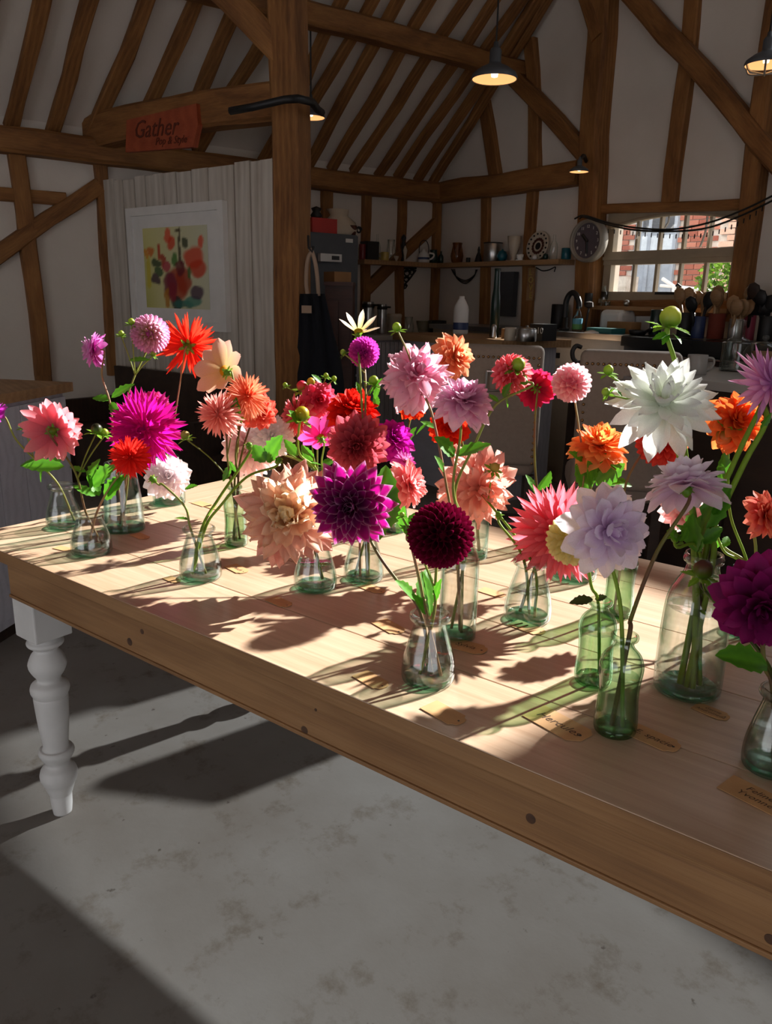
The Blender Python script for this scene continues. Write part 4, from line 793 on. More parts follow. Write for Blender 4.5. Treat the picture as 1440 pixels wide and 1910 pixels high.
flower('tall bare green stem rising behind the lilac white dahlia', 'star', 1282, 790, 16, (.1, 1, .1), 'b18', .08, C('9cb83c', 'c4d060'), C('8aa830', 'b0c848'), N=5, stem=GREEN, mids=[(1290, 930)], center=hx('a8b840'), leaves=[(1300, 870, 1290, 905, .5), (1285, 960, 1300, 1005, .5)], sr=.0042, name='dahlia_bud')
flower('lilac white dahlia seen from behind on a long dark stem', 'deco', 1278, 892, 138, (.0, .75, -.5), 'b17', .1, C('f2dcf0', 'fefafc'), C('eac4e4', 'faecf8'), N=76, stem=DSTEM, mids=[(1178, 1150), (1225, 1030)], sr=.0032, off=.4, seps=.7)
flower('vivid orange dahlia with incurved petals beside a half open bud', 'deco', 1380, 780, 104, (.1, .5, .8), 'b19', .06, C('f8702c', 'fa8038'), C('f06a2c', 'fb8a48'), N=92, stem=GREEN, mids=[(1362, 960), (1358, 860)], leaves=[(1372, 825, 1392, 805, .5), (1345, 900, 1352, 845, .6)], buds=[(1350, 815, 30, 1362, 850, (-.3, -.8, .4), hx('f07a3c'))])
flower('lilac cactus dahlia leaning out past the window end', 'cactus', 1452, 712, 136, (.45, .35, .6), 'b18', .1, C('dc98d8', 'e8b8e6'), C('d890d4', 'f0bce8'), N=84, stem=GREEN, mids=[(1330, 985), (1390, 860), (1430, 780)], sr=.0048, leaves=[(1418, 800, 1440, 770, .4), (1325, 985, 1345, 930, .4)])
flower('second thick green stem beside the lilac cactus dahlia', 'star', 1478, 640, 40, (.6, .6, .2), 'b18', .14, C('f07a3c', 'f48a4c'), C('f07a3c', 'f48a4c'), N=8, stem=GREEN, mids=[(1318, 985), (1375, 850), (1425, 745)], sr=.0044, name='dahlia_bud')
flower('coral and yellow dahlia at the wide mouthed jar', 'deco', 1434, 960, 80, (.4, .2, .7), 'b19', -.03, C('f0704c', 'f48858'), C('ee5c6c', 'f8947c'), N=70, stem=BSTEM, mids=[(1410, 1030)], sr=.003)
flower('dark magenta dahlia drooping over the smoky bottle', 'deco', 1422, 1138, 168, (-.35, -.05, .85), 'b20', .04, C('6a0c4c', '841460'), C('8c1060', 'a82078'), N=70, stem=DSTEM, mids=[(1425, 1235)], leaves=[(1432, 1240, 1338, 1220, .5, -.02)], sr=.0034)
flower('dark unopened bud on a bent blackish stem', 'star', 1312, 1075, 18, (-.2, 1, .3), 'b20', .14, C('3a2418', '4a3020'), C('3a2418', '4a3020'), N=5, stem=hx('2c1a18'), mids=[(1420, 1220), (1360, 1150)], center=hx('2c2a18'), buds=[(1312, 1062, 36, 1325, 1095, (-.05, 1, .2), hx('6a3a2c'))], name='dahlia_bud', sr=.003)
flower('pale pink dahlia in shade below the lilac white one', 'deco', 1285, 950, 88, (0, .1, 1), 'b19', .06, C('f0b8b8', 'f8d4d0'), C('eeb0b4', 'f8d0d0'), stem=BSTEM, mids=[(1350, 1020)])
flower('sprig of small green leaves beside the large clear bottle', 'star', 1258, 1000, 12, (-.4, 1, .2), 'b18', -.02, C('9cb83c', 'c4d060'), C('8aa830', 'b0c848'), N=5, stem=GREEN, leaves=[(1318, 985, 1352, 895, .5), (1330, 960, 1362, 905, .5), (1305, 1012, 1348, 985, .55), (1290, 1000, 1262, 978, .55), (1265, 1005, 1245, 990, .6), (1268, 1010, 1282, 985, .6), (1275, 1015, 1255, 1018, .6), (1300, 1030, 1330, 930, .4), (1300, 1030, 1290, 960, .45)], name='dahlia_bud')
flower('thin green sprig standing in the wide mouthed jar', 'star', 1335, 985, 12, (-.4, 1, .2), 'b19', .02, C('9cb83c', 'c4d060'), C('8aa830', 'b0c848'), N=5, stem=GREEN, mids=[(1352, 1030)], leaves=[(1345, 1010, 1330, 1020, .6), (1350, 1020, 1358, 1000, .6)], name='dahlia_bud')
# ------------------------------------------------------------------ kitchen and furnishings
def lat(name, label, cat, p, wpx, hpx, prof, mat, group=None, n=20, parts=()):
    k = m_px(p); W, Hh = wpx/2*k, hpx*k; t = thing(name, label, cat, p, group)
    MB().lathe([(max(r*W, .0004), z*Hh) for r, z in prof], n, p).build('body', mat, t, smooth=True)
    for pn, f, m_ in parts: mb = MB(); f(mb, p, W, Hh); mb.build(pn, m_, t, smooth=True)
    return t
CYLP = [(.96, 0), (1, .03), (1, .97), (.95, 1), (.88, 1), (.86, .06), (0, .05)]
VASE = [(.5, 0), (.55, .03), (.3, .1), (.55, .3), (.85, .6), (1, 1), (.92, 1), (.75, .6), (.3, .2), (0, .15)]
BOTL = [(.8, 0), (1, .04), (1, .5), (.8, .65), (.35, .78), (.32, .97), (.4, 1), (0, 1)]
JUG = [(.6, 0), (.85, .06), (1, .35), (.8, .7), (.7, .85), (.8, 1), (.72, 1), (.6, .8), (0, .1)]
def handle(sgn=1, r=.09, top=.85, bot=.2):
    def f(mb, p, W, Hh):
        pts = [p+CR*sgn*W*.85+UP*Hh*top, p+CR*sgn*W*1.6+UP*Hh*(top-.05), p+CR*sgn*W*1.7+UP*Hh*(top+bot)/2, p+CR*sgn*W*1.3+UP*Hh*(bot+.05), p+CR*sgn*W*.85+UP*Hh*bot]
        mb.tube(catmull(pts, 4), W*r*1.6, 6)
    return f
ZSH = WB(950, 489).z
yb, xl = Y0-.11, X0+.11
shl = MB().bbox((X0, atX(668, 490, X0+.1).y, ZSH-.04), (X0+.2, Y0, ZSH)).build('wall_shelf', 'worktop', None, 'rustic wooden shelf on the wall beside the fridge', 'shelf')
shb = MB().bbox((X0+.2, Y0-.2, ZSH-.04), (WB(1072, 490).x, Y0, ZSH)).build('wall_shelf', 'worktop', None, 'long wooden shelf running from the corner to the clock post', 'shelf')
def sb(px): q = atY(px, 490, yb); return V((q.x, yb, ZSH))
def slf(px): q = atX(px, 490, xl); return V((xl, q.y, ZSH))
glass('amber', (.75, .55, .35), (.25, .12, .05)); plain('blue_glaze', (.01, .1, .14), .3); plain('yellow_glaze', (.5, .38, .1), .3); plain('dark_green', (.01, .03, .025), .3)
plain('stripe_blue', (.03, .05, .14), .4); plain('red_tin', (.18, .01, .015), .4); plain('pink_pot', (.35, .04, .08), .5); plain('terracotta', (.2, .03, .015), .8)
lat('tin', 'dark red tin at the fridge end of the shelf', 'tin', slf(676), 13, 27, CYLP, 'red_tin')
t = MB().box(slf(689)+V((0, 0, .08)), (.12, .13, .16)).build('recipe_box', 'black', None, 'black box beside the dark red tin on the shelf', 'box')
lat('jar', 'small dark green jar between the black box and the yellow mug', 'jar', slf(701), 9, 14, JUG, 'dark_green')
lat('glass_bottle_vase', 'clear glass bottle behind the yellow mug on the shelf', 'bottle', slf(708)+V((-.04, 0, 0)), 12, 46, BOTL, 'glass_clear')
lat('mug', 'yellow flowered mug on the shelf near the fridge', 'mug', slf(713)+V((.04, 0, 0)), 15, 15, CYLP, 'yellow_glaze', parts=[('handle', handle(-1), 'yellow_glaze')])
lat('glass_jug', 'clear cut glass jug on the shelf by the wooden brace', 'jug', slf(729), 18, 38, JUG, 'glass_clear')
lat('egg_cup', 'tiny pale bowl in front of the glass jug', 'bowl', slf(732)+V((.06, 0, 0)), 9, 9, VASE, 'cream_ceramic')
lat('ornament', 'dark carved ornament on the shelf below the wooden brace', 'ornament', slf(752), 11, 48, [(.6, 0), (.8, .05), (.4, .2), (.7, .4), (.9, .6), (.5, .75), (.9, .88), (.3, 1), (0, 1)], 'black')
lat('figurine', 'slim white figurine beside the dark carved ornament', 'ornament', slf(748)+V((.06, 0, 0)), 8, 28, [(.8, 0), (.4, .1), (.6, .4), (1, .7), (.5, .9), (.2, 1), (0, 1)], 'cream_ceramic')
def khandle(mb, p, W, Hh): mb.tube(catmull([p+CR*W*s+UP*Hh*z for s, z in ((-.7, .55), (-.8, 1.2), (-.4, 1.75), (.4, 1.75), (.8, 1.2), (.7, .55))], 4), W*.07, 6)
lat('kettle', 'blue and white striped enamel kettle with a hoop handle', 'kettle', slf(790), 22, 22, [(.85, 0), (1, .1), (1, .5), (.75, .8), (.3, .95), (.2, 1.1), (0, 1.12)], 'white', parts=[('hoop_handle', khandle, 'iron'), ('stripe', lambda mb, p, W, Hh: mb.lathe([(1.01*W, .28*Hh), (1.02*W, .3*Hh), (1.02*W, .42*Hh), (1.0*W, .45*Hh)], 20, p), 'stripe_blue'), ('spout', handle(1, .1, .8, .3), 'white')])
lat('dark_vase', 'dark squat vase tucked into the shelf corner', 'vase', slf(808), 18, 24, JUG, 'dark_green')
lat('dark_bottle', 'dark small bottle just past the corner of the shelves', 'bottle', sb(822), 10, 22, BOTL, 'dark_green')
lat('hurricane_vase', 'brown tinted glass vase on the back shelf', 'vase', sb(852), 24, 36, JUG, 'amber')
lat('tea_light', 'tiny dark pot between the brown vase and the bell', 'pot', sb(873), 8, 9, CYLP, 'black')
lat('hand_bell', 'dark pointed bell on the back shelf', 'bell', sb(892), 16, 28, [(1, 0), (.9, .05), (.6, .4), (.25, .65), (.3, .8), (.12, 1), (0, 1)], 'iron')
lat('ice_bucket', 'shiny steel bucket on the back shelf', 'bucket', sb(918), 34, 34, CYLP, 'steel', parts=[('rim', lambda mb, p, W, Hh: mb.lathe([(1.0*W, .95*Hh), (1.08*W, .97*Hh), (1.08*W, 1.0*Hh), (.95*W, 1.0*Hh)], 20, p), 'dark_metal')])
lat('sugar_bowl', 'teal speckled lidded bowl beside the steel bucket', 'bowl', sb(936), 20, 22, [(.5, 0), (.9, .2), (1, .5), (.7, .8), (.2, .9), (.15, 1), (0, 1)], 'blue_glaze')
lat('vase', 'tall cream trumpet vase on the back shelf', 'vase', sb(957), 26, 44, VASE, 'cream_ceramic')
lat('teacup', 'white cup on a saucer in front of the patterned plate', 'cup', sb(977)+V((0, -.05, 0)), 16, 11, [(1.1, 0), (1.1, .1), (.5, .12), (.8, .4), (.85, 1), (.75, 1), (0, .3)], 'white')
p = sb(994)+V((0, .05, 0)); k = m_px(p); rr = 27*k; pc_ = p+UP*(rr-.005); Mf = Matrix(((1, 0, 0), (0, .18, -.98), (0, .98, .18)))
pl = thing('plate', 'round plate with a dark flower pattern propped on the shelf', 'plate', p)
MB().lathe([(rr*.5, -.012), (rr*.7, -.006), (rr, .01), (rr*.98, .014), (rr*.66, 0), (0.001, 0)], 32, pc_, Mf).build('dish', 'cream_ceramic', pl, smooth=True)
MB().lathe([(rr*.24, .001), (rr*.24, .003), (.001, .003)], 16, pc_, Mf).build('dark_centre', 'black', pl)
for kk in range(16):
    a = kk*math.pi/8; c = pc_+Mf @ V((math.cos(a)*rr*.46, math.sin(a)*rr*.46, .003)); MB().lathe([(rr*.11, 0), (rr*.1, .003), (.0005, .003)], 8, c, Mf).build('petal_motif', 'mahogany', pl)
    c = pc_+Mf @ V((math.cos(a+.2)*rr*.82, math.sin(a+.2)*rr*.82, .013)); MB().lathe([(rr*.07, -.004), (rr*.06, .003), (.0005, .003)], 8, c, Mf).build('rim_motif', 'black', pl)
lat('pebble', 'pale round pebble in front of the patterned plate', 'stone', sb(1004)+V((0, -.05, 0)), 9, 9, [(.3, 0), (.9, .25), (1, .5), (.8, .85), (0, 1)], 'white'); lat('dark_ball', 'dark glazed ball beside the pale pebble', 'ornament', sb(1017), 11, 12, [(.3, 0), (.9, .25), (1, .5), (.8, .85), (0, 1)], 'dark_green')
lat('glass_decanter', 'tall faint glass bottle beside the patterned plate', 'bottle', sb(1031), 15, 44, BOTL, 'glass_clear')
lat('blue_pot', 'small deep blue pot at the clock end of the shelf', 'pot', sb(1055), 18, 20, CYLP, 'blue_glaze')
# iron scroll bracket, wire loops
def scroll(mb, c, r, a0, a1, ux, uy, th=.008, n=14): mb.tube([c+ux*math.cos(a0+(a1-a0)*i/n)*r*(1-.5*i/n)+uy*math.sin(a0+(a1-a0)*i/n)*r*(1-.5*i/n) for i in range(n+1)], th, 5)
mb = MB(); q = WL(752, 500, .03); k = m_px(q); ux, uy = V((.7, .5, 0)).normalized(), UP
mb.tube([q, q-UP*46*k], .01, 5); mb.tube([q, q+ux*26*k], .01, 5); mb.tube(catmull([q-UP*44*k, q-UP*30*k+ux*4*k, q-UP*18*k+ux*14*k, q+ux*25*k-UP*3*k], 4), .009, 5)
for cx, cy, r in ((8, -9, 7), (17, -7, 6), (7, -20, 6), (4, -33, 5)): scroll(mb, q+ux*cx*k+uy*cy*k, r*k, 0, 9, ux, uy, .007)
mb.build('shelf_bracket', 'iron', None, 'black cast iron scroll bracket under the shelf', 'bracket')
mb = MB()
for j in range(3): mb.tube(catmull([WB(842+j*3, 502, .05), WB(850+j, 515+j*2, .06), WB(868, 523+j*3, .06), WB(884, 514+j, .06), WB(890-j, 503, .05)], 4), .005, 5)
mb.build('wire_garland', 'iron', None, 'loop of dark wire hanging under the back shelf', 'wire')
mb = MB(); mb.tube(catmull([WB(1000, 499, .06), WB(1012, 505, .06), WB(1025, 503, .06), WB(1036, 498, .06), WB(1034, 507, .06)], 4), .005, 5); mb.build('twig', 'iron', None, 'short dark twig dangling under the shelf near the clock', 'twig')
t = thing('wooden_sign', 'carved vertical LOVE letters on the stud under the back shelf', 'sign', WB(990, 556, .06))
MB().box(WB(990, 530, .07), (.07, .02, 58*m_px(WB(990, 530))), None).build('board', 'worktop', t)
for i, ch in enumerate('LOVE'):
    me = text_mesh(ch, .075, .003); me.materials.append(MATS['yellow_glaze']); c = WB(990, 508+i*14.5, .085)
    inst('letter', me, t, Matrix.Translation(c-ORG[t.name]) @ Matrix.Rotation(math.pi/2, 4, 'X'))
# ------------------------------------------------------------------ worktops
ZBK = atY(1070, 620, Y0-.62).z; ZLF = atX(720, 626, X0+.62).z
cl = thing('kitchen_unit', 'grey boarded kitchen unit along the wall below the shelf', 'cabinet', V((X0+.3, Y0-1.2, 0)))
ylf = atX(664, 628, X0+.62).y
MB().bbox((X0+.09, ylf, .0), (X0+.58, Y0-.1, ZLF-.04)).build('carcass', 'cabinet_paint', cl)
nb_ = 16
for i in range(nb_):
    y0_, y1_ = ylf+(Y0-.65-ylf)*i/nb_, ylf+(Y0-.65-ylf)*(i+1)/nb_; MB().bbox((X0+.58, y0_+.004, .1), (X0+.595, y1_-.004, ZLF-.06)).build('board', 'cabinet_paint', cl)
MB().bbox((X0+.005, ylf-.02, ZLF-.04), (X0+.62, Y0-.005, ZLF)).build('worktop', 'counter_white', None, 'pale stone worktop under the shelf by the fridge', 'worktop')
xa0, xa1 = atY(1162, 632, Y0-.62).x, atY(1350, 642, Y0-.62).x
cb = thing('base_cabinet', 'cream base cabinet under the sink below the clock', 'cabinet', V((xa0-.5, Y0-.3, 0)))
MB().bbox((X0+.64, Y0-.58, 0), (xa0-.01, Y0-.2, ZBK-.04)).build('carcass', 'cream_ceramic', cb)
for i in range(3):
    xx = X0+.9+(xa0-X0-.95)*i/3; d_ = MB().bbox((xx, Y0-.6, .12), (xx+(xa0-X0-.95)/3-.02, Y0-.58, ZBK-.12)).build('door', 'cream_ceramic', cb); MB().bbox((xx+.05, Y0-.62, ZBK-.2), (xx+.08, Y0-.6, ZBK-.16)).build('knob', 'iron', d_)
MB().bbox((X0+.63, Y0-.62, ZBK-.04), (xa0-.005, Y0-.005, ZBK)).build('sink_worktop', 'steel', None, 'pale metal draining worktop beside the tap', 'worktop')
ag = thing('range_cooker', 'black range cooker with a chrome rail below the arched window', 'cooker', V(((xa0+xa1)/2, Y0-.3, 0)))
MB().bbox((xa0, Y0-.6, 0), (xa1+.4, Y0-.01, ZBK-.07)).build('body', 'aga_black', ag); MB().bbox((xa0, Y0-.64, ZBK-.07), (xa1+.4, Y0-.01, ZBK-.005)).build('hob_top', 'aga_black', ag)
MB().tube([(xa0+.05, Y0-.69, ZBK-.12), (xa1+.35, Y0-.69, ZBK-.12)], .012, 8).build('towel_rail', 'steel', ag)
for i in range(3): d_ = MB().bbox((xa0+.05+i*.45, Y0-.625, .15), (xa0+.45+i*.45, Y0-.6, ZBK-.2)).build('oven_door', 'aga_black', ag)
MB().bbox((WB(1130, 590).x, Y0-.03, ZBK), (WB(1222, 590).x, Y0-.005, WB(1180, 577).z)).build('splashback', 'white', None, 'white splashback panel behind the cardboard box', 'panel')
MB().bbox((WB(1128, 575).x, Y0-.16, WB(1200, 572).z-.03), (WB(1380, 575).x, Y0-.03, WB(1200, 572).z)).build('window_ledge', 'worktop', None, 'wooden ledge under the arched kitchen window', 'ledge')
ZLG = WB(1200, 572).z
def bk(px, yy=.35, z=None): q = atY(px, 615, Y0-yy); return V((q.x, Y0-yy, ZBK if z is None else z))
def lf(px, xx=.35): q = atX(px, 620, X0+xx); return V((X0+xx, q.y, ZLF))
def ptop(mb, p, W, Hh): mb.lathe([(1.05*W, .82*Hh), (1.1*W, .86*Hh), (.95*W, .97*Hh), (.3*W, 1.0*Hh)], 16, p); mb.box(p+CR*W*1.2+UP*Hh*.9, (W*1.3, W*.5, Hh*.06))
lat('vacuum_jug', 'tall steel vacuum jug with black top next to the fridge', 'flask', lf(686, .3), 22, 58, CYLP, 'steel', parts=[('pump_top', ptop, 'black')]); lat('vacuum_jug', 'steel vacuum jug with a broad black pump lid', 'flask', lf(712, .35), 18, 54, CYLP, 'steel', parts=[('pump_top', ptop, 'black')])
lat('canister', 'cream lidded canister beside the vacuum jugs', 'canister', lf(735, .3), 26, 36, [(.95, 0), (1, .03), (1, .8), (1.05, .82), (1.05, .95), (.95, 1), (0, 1)], 'cream_ceramic')
lat('glass_jar', 'clear storage jar beside the cream canister', 'jar', lf(762, .3), 20, 30, JUG, 'glass_clear'); lat('glass_bowl', 'dark glass bowl near the milk bottle', 'bowl', lf(790, .25), 30, 22, [(.4, 0), (.7, .1), (1, 1), (.93, 1), (.6, .2), (0, .15)], 'glass_grey'); lat('dark_pan', 'dark saucepan behind the milk bottle', 'pan', lf(815, .2), 34, 22, CYLP, 'black')
# wooden peninsula with stacked things
ZPN = 1.13; pa = atZ(1066, 634, ZPN)
pen = thing('peninsula', 'wooden topped kitchen peninsula behind the first upholstered stool', 'counter', V((pa.x-.7, pa.y-.4, 0)))
MB().bbox((pa.x-1.1, pa.y-.62, 0), (pa.x-.08, pa.y-.06, ZPN-.05)).build('carcass', 'cabinet_paint', pen); MB().bbox((pa.x-1.2, pa.y-.68, ZPN-.05), (pa.x, pa.y, ZPN)).build('top', 'worktop', pen)
def pn(px, yy=.3): q = atY(px, 634, pa.y-yy); return V((q.x, pa.y-yy, ZPN))
p = pn(858, .25); k = m_px(p); W = 14*k
mk = thing('milk_bottle', 'white plastic milk bottle with a blue label', 'bottle', p)
MB().lathe([(W*.9, 0), (W, .01), (W, 44*k), (W*.92, 50*k), (W*.55, 60*k), (W*.36, 64*k), (W*.36, 68*k), (0, 68*k)], 16, p).build('body', 'white', mk, smooth=True)
MB().lathe([(W*1.01, 8*k), (W*1.02, 9*k), (W*1.02, 20*k), (W*1.01, 21*k)], 16, p).build('paper_label', 'stripe_blue', mk, smooth=True)
lat('tall_bottle', 'tall slim dark green bottle on the peninsula', 'bottle', pn(921, .3), 17, 122, [(1, 0), (1, .5), (.9, .6), (.7, .7), (.6, .95), (.7, 1), (0, 1)], 'dark_green')
lat('peppermill', 'small chrome mill standing in front of the tall bottle', 'mill', pn(920, .45), 12, 26, [(.9, 0), (1, .1), (.7, .5), (.9, .8), (.5, 1), (0, 1)], 'steel')
p = WB(956, 592, .1); MB().bbox((WB(938, 550).x, Y0-.1, WB(950, 590).z), (WB(971, 550).x, Y0-.04, WB(950, 508).z)).build('notice_board', 'grey_fridge', None, 'grey glossy board hung beneath the back shelf', 'board')
p = pn(951, .35); k = m_px(p); MB().box(p+UP*9*k, (20*k, .1, 18*k)).build('orange_box', 'brown_card', None, 'orange carton behind the chrome pot', 'box')
lat('beaker', 'ribbed grey beaker beside the chrome pot', 'beaker', pn(951, .55), 22, 24, CYLP, 'cream_ceramic')
def plid(mb, p, W, Hh): mb.lathe([(1.0*W, 1.0*Hh), (.8*W, 1.1*Hh), (.15*W, 1.15*Hh), (.15*W, 1.3*Hh), (.001, 1.32*Hh)], 18, p)
lat('cooking_pot', 'chrome lidded cooking pot behind the upholstered stool', 'pot', pn(981, .5), 38, 22, CYLP, 'steel', parts=[('lid', plid, 'steel')])
p = pn(1012, .3); k = m_px(p); t = thing('black_box', 'black carton with a pale numeral at the end of the peninsula', 'box', p); MB().box(p+UP*15*k, (32*k, .14, 30*k)).build('carton', 'black', t)
me = text_mesh('10', 16*k, .001); me.materials.append(MATS['white']); inst('numeral', me, t, Matrix.Translation(p+V((10*k, -.072, 18*k))-ORG[t.name]) @ Matrix.Rotation(math.pi/2, 4, 'X'))
MB().box(pn(1000, .18)+UP*35*k, (34*k, .1, 12*k)).build('wicker_box', 'brown_card', None, 'small brown basket on top of the carton stack', 'basket').location.z = ZPN
# sink items
lat('waste_pot', 'dark cylindrical pot behind the black tap', 'pot', bk(1041, .12), 30, 44, CYLP, 'dark_metal')
mb = MB(); b0 = bk(1052, .4); k = m_px(b0); mb.tube(catmull([b0, b0+UP*30*k, b0+UP*52*k, b0+UP*66*k+V((8*k, 0, 0)), b0+UP*66*k+V((20*k, 0, 0)), b0+UP*52*k+V((30*k, 0, 0)), b0+UP*40*k+V((31*k, 0, 0))], 5), .022, 8); mb.lathe([(.04, 0), (.04, .02), (.025, .03), (.025, .1)], 12, b0)
mb.build('kitchen_tap', 'black', None, 'black swan neck kitchen tap over the sink', 'tap', smooth=True)
p = bk(1076, .45); k = m_px(p); t = thing('soap_bottle', 'clear spray bottle with a green and blue label', 'bottle', p)
MB().lathe([(8*k, 0), (9*k, 2*k), (9*k, 26*k), (5*k, 36*k), (2.5*k, 40*k), (2.5*k, 45*k), (0, 45*k)], 14, p).build('body', 'glass_grey', t, smooth=True); plain('label_green', (.12, .35, .12), .6); plain('label_blue', (.1, .35, .5), .6)
MB().lathe([(9.2*k, 4*k), (9.3*k, 4.5*k), (9.3*k, 13*k), (9.2*k, 13.5*k)], 14, p).build('label_lower', 'label_green', t); MB().lathe([(9.2*k, 13.5*k), (9.3*k, 14*k), (9.3*k, 23*k), (9.2*k, 23.5*k)], 14, p).build('label_upper', 'label_blue', t)
mb = MB(); p = bk(1091, .3); k = m_px(p); mb.tube([p, p+UP*44*k+V((.02, 0, 0))], .008, 6); mb.lathe([(.01, 42*k), (.035, 44*k), (.03, 52*k), (.001, 54*k)], 10, p+V((.02, 0, 0))); mb.build('dish_brush', 'dark_wood', None, 'long dish brush leaning beside the oak post', 'brush')
p = bk(1150, .14); k = m_px(p); bd = MB(); bd.box(p+UP*20*k, (50*k, .2, 40*k)); o = bd.build('bread_bin', 'white', None, 'white enamel bread bin with rounded edges by the window', 'bin'); m_ = o.modifiers.new('b', 'BEVEL'); m_.width = .04; m_.segments = 4
p = bk(1163, .3); MB().box(p+UP*10*k, (52*k, .12, 20*k)).build('cardboard_box', 'brown_card', None, 'open brown cardboard box in front of the bread bin', 'box')
p = bk(1130, .5); MB().box(p+UP*5*k, (54*k, .16, 9*k)).build('egg_tray', 'teal_card', None, 'flat teal cardboard tray on the draining worktop', 'tray')
lat('mixing_bowl', 'overturned white dish beneath the teal tray end', 'dish', bk(1108, .56), 36, 6, [(1, 0), (.9, .5), (.3, 1), (0, 1)], 'white'); lat('frying_pan', 'dark pan resting at the corner of the cooker', 'pan', bk(1190, .42), 34, 9, [(.8, 0), (1, .9), (.95, 1), (.78, .2), (0, .2)], 'black', parts=[('handle', lambda mb, p, W, Hh: mb.tube([p+V((W, 0, Hh*.7)), p+V((W*2, -.03, Hh*1.4))], .012, 6), 'black')])
lat('ledge_bottle', 'small clear bottle on the ledge in front of the window', 'bottle', V((WB(1141, 560).x, Y0-.1, ZLG)), 13, 36, BOTL, 'glass_aqua'); lat('ledge_jar', 'black jar in the corner of the window ledge', 'jar', V((WB(1134, 560).x-.09, Y0-.13, ZLG)), 15, 22, CYLP, 'black'); lat('ledge_glass', 'row of tiny clear glass on the ledge beside the small bottle', 'glass', V((WB(1152, 560).x, Y0-.12, ZLG)), 11, 8, CYLP, 'glass_clear')
lat('ladle_hook', 'round metal knob on the ledge beside the bread bin', 'knob', V((WB(1186, 575).x, Y0-.12, ZLG)), 12, 12, [(.3, 0), (.9, .25), (1, .5), (.8, .85), (0, 1)], 'steel')
# utensil pots
UT = [(1222, .3, 22, 46, 'dark_green', 'dark glossy jar behind the fat bud', 'red_paint'), (1278, .32, 30, 44, 'black', 'dark utensil pot stuffed with spoons under the window', 'worktop'), (1302, .42, 24, 40, 'stripe_blue', 'blue utensil pot with coloured handles', 'dark_metal'), (1335, .35, 30, 46, 'terracotta', 'terracotta utensil pot of wooden spoons', 'worktop'), (1372, .45, 26, 40, 'steel', 'steel utensil pot in front of the oak post', 'worktop'), (1396, .28, 22, 52, 'pink_pot', 'pink patterned utensil pot beside the right oak post', 'dark_wood'), (1430, .3, 30, 46, 'black', 'black utensil pot holding a slotted turner', 'black')]
for i, (px, yy, wp, hp, mt, lb, hm) in enumerate(UT):
    p = bk(px, yy); k = m_px(p); t = thing('utensil_pot', lb, 'pot', p); MB().lathe([(r*wp/2*k, z*hp*k) for r, z in CYLP[:-1]], 16, p).build('pot', mt, t, smooth=True)
    for j in range(0 if i == 0 else 4):
        s = p+V((random.uniform(-.4, .4)*wp*k*.5, random.uniform(-.03, .03), hp*k*.4)); e = s+V((random.uniform(-.5, .5)*wp*k, random.uniform(-.05, .03), hp*k*random.uniform(.75, 1.1)))
        mb = MB(); mb.tube([s, e], .011, 6); q = UP.rotation_difference((e-s).normalized()).to_matrix() @ Matrix.Diagonal((1, .35, 1))
        if i == 6 and j == 0: mb.box(e+UP*.03, (.14, .012, .12))
        else: mb.lathe([(.012, -.02), (.04, .02), (.046, .05), (.035, .085), (.002, .1)], 12, e, q)
        mb.build('utensil', hm if j % 2 == 0 else ('worktop' if i != 6 else 'dark_metal'), t, smooth=True)
# ------------------------------------------------------------------ fridge end
fx = X0+.68; fy1 = atX(666, 440, fx).y; fz = atX(640, 437, fx).z; fy0_ = atX(596, 440, fx).y
fr = thing('fridge', 'tall dark grey fridge freezer standing by the oak post', 'fridge', V((X0+.34, (fy0_+fy1)/2, 0)))
MB().bbox((X0+.02, fy0_-.1, .02), (fx, fy1, fz)).build('body', 'grey_fridge', fr); MB().bbox((fx, fy0_-.1, .75), (fx+.03, fy1-.01, fz-.01)).build('upper_door', 'grey_fridge', fr); MB().bbox((fx, fy0_-.1, .04), (fx+.03, fy1-.01, .73)).build('lower_door', 'grey_fridge', fr)
c = atX(651, 449, fx+.03); MB().box(c, (.01, .07, .03)).build('badge', 'white', fr)
c = atX(613, 481, fx+.03); th_ = thing('thermostat', 'small white control box with a dark screen on the fridge', 'control', c-UP*.04); o = MB().box(c+V((.02, 0, 0)), (.04, 31*m_px(c)*1.5, .06)).build('case', 'white', th_); MB().box(c+V((.042, .04, 0)), (.004, .07, .03)).build('screen', 'black', th_)
p = V((X0+.45, atX(594, 435, X0+.45).y, fz)); k = m_px(p); t = thing('red_tin', 'bright red square tin on top of the fridge', 'tin', p); MB().box(p+UP*14*k, (.2, .24, 28*k)).build('tin_body', 'red_paint', t); MB().lathe([(.04, 28*k), (.05, 34*k), (.03, 40*k), (.045, 46*k), (.0, 50*k)], 10, p+V((0, -.02, 0))).build('dark_knob', 'black', t, smooth=True)
p = V((X0+.4, atX(632, 435, X0+.4).y, fz)); mb = MB(); vs = []; nn = 12
for i, (r, z) in enumerate(((.15, 0), (.17, .05), (.14, .12), (.08, .17), (.1, .22))):
    for j in range(nn): a = 2*math.pi*j/nn; f = 1+.25*noise.noise(V((math.cos(a)*2, math.sin(a)*2, z*9))); vs.append(p+V((r*f*math.cos(a)*.8, r*f*math.sin(a), z)))
mb.add(vs, [(i*nn+j, i*nn+(j+1) % nn, (i+1)*nn+(j+1) % nn, (i+1)*nn+j) for i in range(4) for j in range(nn)]+[tuple(range(4*nn, 5*nn))]); mb.build('plastic_bag', 'cream_ceramic', None, 'crumpled pale bag on top of the fridge', 'bag', smooth=True)
p = V((X0+.5, atX(657, 435, X0+.5).y, fz)); k = m_px(p); t = thing('scroll_pot', 'dark tapered pot with scrolled wire handles on the fridge', 'pot', p); MB().lathe([(6*k, 0), (9*k, 20*k), (8.4*k, 20*k), (5*k, 2*k)], 14, p).build('pot', 'mahogany', t, smooth=True)
